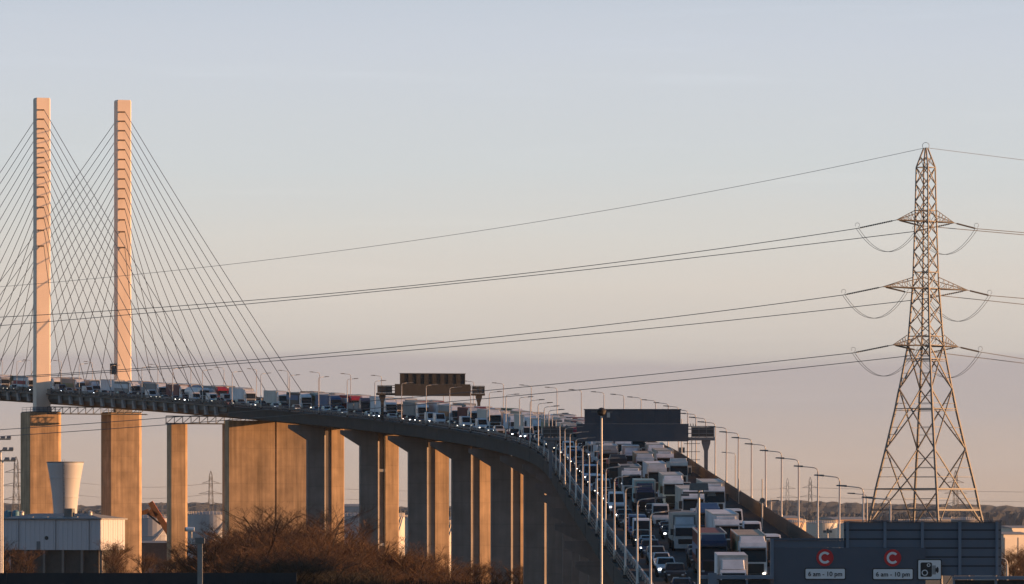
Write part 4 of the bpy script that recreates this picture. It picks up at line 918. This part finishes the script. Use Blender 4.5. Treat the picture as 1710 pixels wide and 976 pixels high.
def shed(u0, u1, vtop, Y, dep, label, m, an=0, rf=ROOFG):
    a = px(u0, vtop, Y); b = px(u1, vtop, Y); wd = b.x-a.x; T = thing('warehouse', label, 'building', (a.x, Y, 0), (0, 0, an))
    ob('wall', MB().box(0, wd, 0, dep, 0, a.z), m, T); ob('roof', MB().loft([[(-.3, -.3, a.z+.01), (wd+.3, -.3, a.z+.01), (wd+.3, dep+.3, a.z+.01), (-.3, dep+.3, a.z+.01)], [(-.3, dep*.4, a.z+dep*.05), (wd+.3, dep*.4, a.z+dep*.05), (wd+.3, dep*.6, a.z+dep*.05), (-.3, dep*.6, a.z+dep*.05)]]), rf, T)
    n = max(2, int(wd/4))
    for k in range(n): ob('wall_bay', MB().box(wd*k/n+.3, wd*(k+1)/n-.3, -.15, -.01, .3, a.z-.8), m, T)
    for k in range(max(1, n//2)): ob('door', MB().box(wd*(2*k+.7)/n, wd*(2*k+.7)/n+2.4, -.25, -.16, .02, 3.5), GREYS, T)
    return T
shed(1676, 1730, 893, 1500, 14, 'low sunlit cream warehouse at the right edge', TKW, math.radians(28)); shed(1690, 1740, 882, 1900, 16, 'taller sunlit warehouse behind the low one at right', TKW, math.radians(30))
shed(1290, 1345, 866, 3000, 30, 'distant pinkish works building behind the right tanks', TKO, math.radians(20)); shed(1395, 1460, 868, 3100, 30, 'distant works building left of the pylon foot', TKO, math.radians(20)); shed(1560, 1600, 868, 3200, 25, 'distant works building right of the pylon foot', TKW, math.radians(20))
shed(560, 640, 846, 3400, 30, 'dark distant works building between the first viaduct piers', TKG, 0)
shed(730, 800, 868, 2900, 30, 'distant works building behind the fourth viaduct pier', TKW, math.radians(15))
shed(225, 300, 907, 1620, 12, 'low brown shed under the orange boom', mat('shed_brown', (.16, .10, .08), .8), 0); 
# orange materials handler boom
ORG = mat('boom_orange', (.72, .19, .04), .5, vary=.12)
q = px(275, 880, 1600); EXC = thing('material_handler', 'orange folding boom of a materials handler between the tower piers', 'excavator', (q.x, 1600, 0)); sx = 1600/F
def ebar(n, a, b, w0, w1, m=ORG):
    A = Vector(((a[0]-275)*sx, 0, CZ+(HOR-a[1])*sx)); B = Vector(((b[0]-275)*sx, 0, CZ+(HOR-b[1])*sx)); d = (B-A).normalized(); nrm = Vector((-d.z, 0, d.x))
    return ob(n, MB().hexa([A+nrm*w0+Vector((0, -.5, 0)), A-nrm*w0+Vector((0, -.5, 0)), B-nrm*w1+Vector((0, -.5, 0)), B+nrm*w1+Vector((0, -.5, 0))], [A+nrm*w0+Vector((0, .5, 0)), A-nrm*w0+Vector((0, .5, 0)), B-nrm*w1+Vector((0, .5, 0)), B+nrm*w1+Vector((0, .5, 0))]), m, EXC)
ebar('boom', (284, 893), (251, 839), .9, .75); ebar('stick', (249, 854), (234, 858), .75, .5); ebar('stick', (262, 862), (249, 854), .7, .75); ebar('ram', (268, 876), (246, 858), .25, .25, BLACK)
ebar('grab', (234, 858), (230, 878), .5, .9, BLACK); ob('house', MB().box(.8, 6, -1.8, 1.8, 2.2, CZ+(HOR-893)*sx+.5), ORG, EXC); ob('track_base', MB().box(.6, 6.1, -2.2, 2.2, 0, 2.18), BLACK, EXC)

# ------------------------------------------------------------------ bare trees and scrub
TWD = mat('twigs_shade_dark', (.03, .026, .016), .9, vary=.3, scale=.4); TW = mat('bare_twigs', (.10, .052, .025), .9, vary=.3, scale=.4); BK = mat('bark_brown', (.05, .036, .026), .9, vary=.3, scale=.8)  # first twig colour is darkened to carry the shade low in the bushes
def tree_mesh(seed, H, spread, nb, twig):
    r = random.Random(seed); tr = MB(); cr = MB()
    def grow(p, d, L, rad, lev):
        q = p; pts = [p]; dd = d.copy()
        for k in range(3):
            dd = (dd+Vector((r.uniform(-.22, .22), r.uniform(-.22, .22), r.uniform(-.05, .2)))).normalized(); q = q+dd*(L/3); pts.append(q)
        (tr if lev < 2 else cr).tube(pts, rad, 5 if lev == 0 else 3, rad*.55)
        if lev >= 4: return
        n = (nb, 6, 6, twig)[lev]
        for k in range(n):
            f = r.uniform(.25, 1) if lev else r.uniform(.12, 1)
            i = min(int(f*3), 2); base = pts[i]+(pts[i+1]-pts[i])*(f*3-i)
            a = r.uniform(0, 6.28); out = Vector((math.cos(a), math.sin(a), 0)); nd = (dd*r.uniform(.45, .9)+out*spread*r.uniform(.5, 1.1)+Vector((0, 0, .12))).normalized()
            grow(base, nd, L*r.uniform(.36, .58), rad*.5*(1.15-f*.5), lev+1)
    for s in range(3):
        a = r.uniform(0, 6.28); grow(Vector((r.uniform(-.4, .4), r.uniform(-.4, .4), -.2)), Vector((math.cos(a)*.4, math.sin(a)*.4, 1)).normalized(), H*.5, H*.014, 0)
    return tr.mesh('trunk'), cr.mesh('crown')
TV = [tree_mesh(21+i, 10, 1.0+.12*i, 9, 8) for i in range(4)]
rt = random.Random(5); tn = 0
def tree(u, vtop, Y, wd, label, grp, dark=False):
    p = px(u, vtop, Y); T = thing('bare_tree', label, 'tree', (p.x, Y, 0), (0, 0, rt.uniform(0, 6.28)), grp)
    a, b = TV[rt.randrange(4)]; wd *= 1.15; k = p.z*(1.16 if u < 560 else 1.06)/max(q.co.z for q in b.vertices); T.scale = (k*wd, k*wd, k); ob('trunk', a, BK, T); ob('crown', b, TWD if dark else TW, T); return T
rowA = [(352, 918), (378, 902), (402, 888), (426, 872), (452, 864), (480, 862), (508, 866), (536, 872), (563, 882), (590, 891), (616, 899), (642, 906), (668, 908), (695, 912), (722, 922), (748, 930)]
for i, (u, v) in enumerate(rowA): tree(u, v, 905+rt.uniform(-25, 25), 1.0, f'bare brown tree in the back row before the piers, {ordn(i+1)} from the left', 'bare trees in front of the viaduct piers')
rowB = [(390, 925), (425, 912), (462, 900), (500, 906), (540, 912), (580, 918), (622, 926), (664, 930), (706, 936)]
for i, (u, v) in enumerate(rowB): tree(u, v, 800+rt.uniform(-15, 15), 1.15, f'bare brown tree in the front row before the piers, {ordn(i+1)} from the left', 'bare trees in front of the viaduct piers')
rowD = [(455, 930), (490, 926), (525, 930), (560, 932), (595, 936), (630, 940), (668, 944), (420, 936)]  # bushes added in the shade-dark twigs as the shaded base of the trees
for i, (u, v) in enumerate(sorted(rowD)): tree(u, v, 700+rt.uniform(-15, 15), 1.2, f'added bush with painted-in shade at the foot of the trees, {ordn(i+1)} from the left', 'added bushes darkened for shade below the bare trees', True)
rowE = [(365, 908), (392, 893), (415, 878), (440, 866), (468, 861), (495, 862), (522, 868), (550, 876), (577, 886), (603, 894), (630, 902), (656, 909), (682, 912), (735, 926)]
for i, (u, v) in enumerate(rowE): tree(u, v, 855+rt.uniform(-12, 12), 1.05, f'bare brown tree in the middle row before the piers, {ordn(i+1)} from the left', 'bare trees in front of the viaduct piers')
rowC = [(250, 925), (285, 932), (318, 928), (346, 932), (205, 925), (178, 905), (12, 905), (32, 918), (770, 938), (815, 930), (850, 936), (885, 930)]
labC = ['scrubby bare bush right of the second tower pier', 'scrubby bare bush under the side pier', 'scrubby bare bush right of the side pier', 'scrubby bare bush left of the big tree clump', 'bare bush at the foot of the right tower pier', 'sunlit bare sapling against the white building', 'brown bush at the left edge by the floodlight masts', 'brown bush under the left end of the white building', 'bare bush at the foot of the fourth viaduct pier', 'bare bush at the foot of the fifth viaduct pier', 'bare bush between the fifth and sixth viaduct piers', 'bare bush at the foot of the sixth viaduct pier']
for (u, v), l in zip(rowC, labC): tree(u, v, 1050+rt.uniform(-30, 30) if u > 300 else 1250+rt.uniform(-40, 40), .9, l, None)
for i, (u, v) in enumerate(((1680, 912), (1693, 908), (1706, 906), (1720, 904))): tree(u, v, 1150+i*20, .9, f'bare bush at the right edge beside the sign gantry, {ordn(i+1)} from the sign', 'bare bushes at the right edge')
# embankment and dark fence along the foot of the picture
emb = MB(); emb.loft([[(x, 300, -1), (x, 308, CZ-5.2), (x, 322, CZ-5.2), (x, 338, -1)] for x in (-140, -60, -10, 1.0)])
struct('embankment', emb, mat('embankment_grass', (.04, .035, .025), .95, vary=.3, scale=.3))
FD = mat('fence_dark', (.022, .026, .032), .8, vary=.2, scale=.5)  # the shade lying on the fence is put into this colour
fe = thing('roadside_fence', 'long dark boarded fence along the bottom left of the picture', 'fence', (-20, 314, CZ-5.25))
pnl = MB().box(-1.95, 1.95, -.05, .05, 0, 2.37).mesh('fence_panel'); fpo = MB().box(-.09, .09, -.1, .1, 0, 2.385).mesh('fence_post')
for k in range(16):
    x = -14-k*4; ob('fence_panel', pnl, FD, fe, (x+20, 0, 0)); ob('fence_post', fpo, FD, fe, (x+22.03, 0, 0))
hd = MB(); rr = random.Random(9)
for k in range(5200):
    x = rr.uniform(-15, 3.5); yy = rr.uniform(309, 319); hgt = rr.uniform(1.0, 2.1)*(1-.25*max(0, (x+2)/6)); a = rr.uniform(-.4, .4)
    b = len(hd.v); hd.v += [(x-.05, yy, CZ-5.2), (x+.05, yy, CZ-5.2), (x+a+.03, yy+rr.uniform(-.3, .3), CZ-5.2+hgt)]; hd.f.append((b, b+1, b+2))
h = ob('hedge', hd, mat('hedge_dark', (.02, .018, .014), .9)); h['kind'] = 'stuff'; tag(h, 'low dark hedge along the bottom of the picture', 'hedge')

# ------------------------------------------------------------------ haze
hb = MB().box(-6000, 6000, -400, 12500, -3, 150)
hm = bpy.data.materials.new('haze_air'); hm.use_nodes = True; t = hm.node_tree; t.nodes.clear()
pv = t.nodes.new('ShaderNodeVolumePrincipled'); pv.inputs['Color'].default_value = (.70, .80, .95, 1); pv.inputs['Density'].default_value = 0.000014; pv.inputs['Anisotropy'].default_value = 0.2
mo = t.nodes.new('ShaderNodeOutputMaterial'); t.links.new(pv.outputs[0], mo.inputs['Volume'])
hz_ = ob('haze', hb, hm); hz_['kind'] = 'stuff'; tag(hz_, 'thin pale haze filling the air over the whole scene', 'haze')
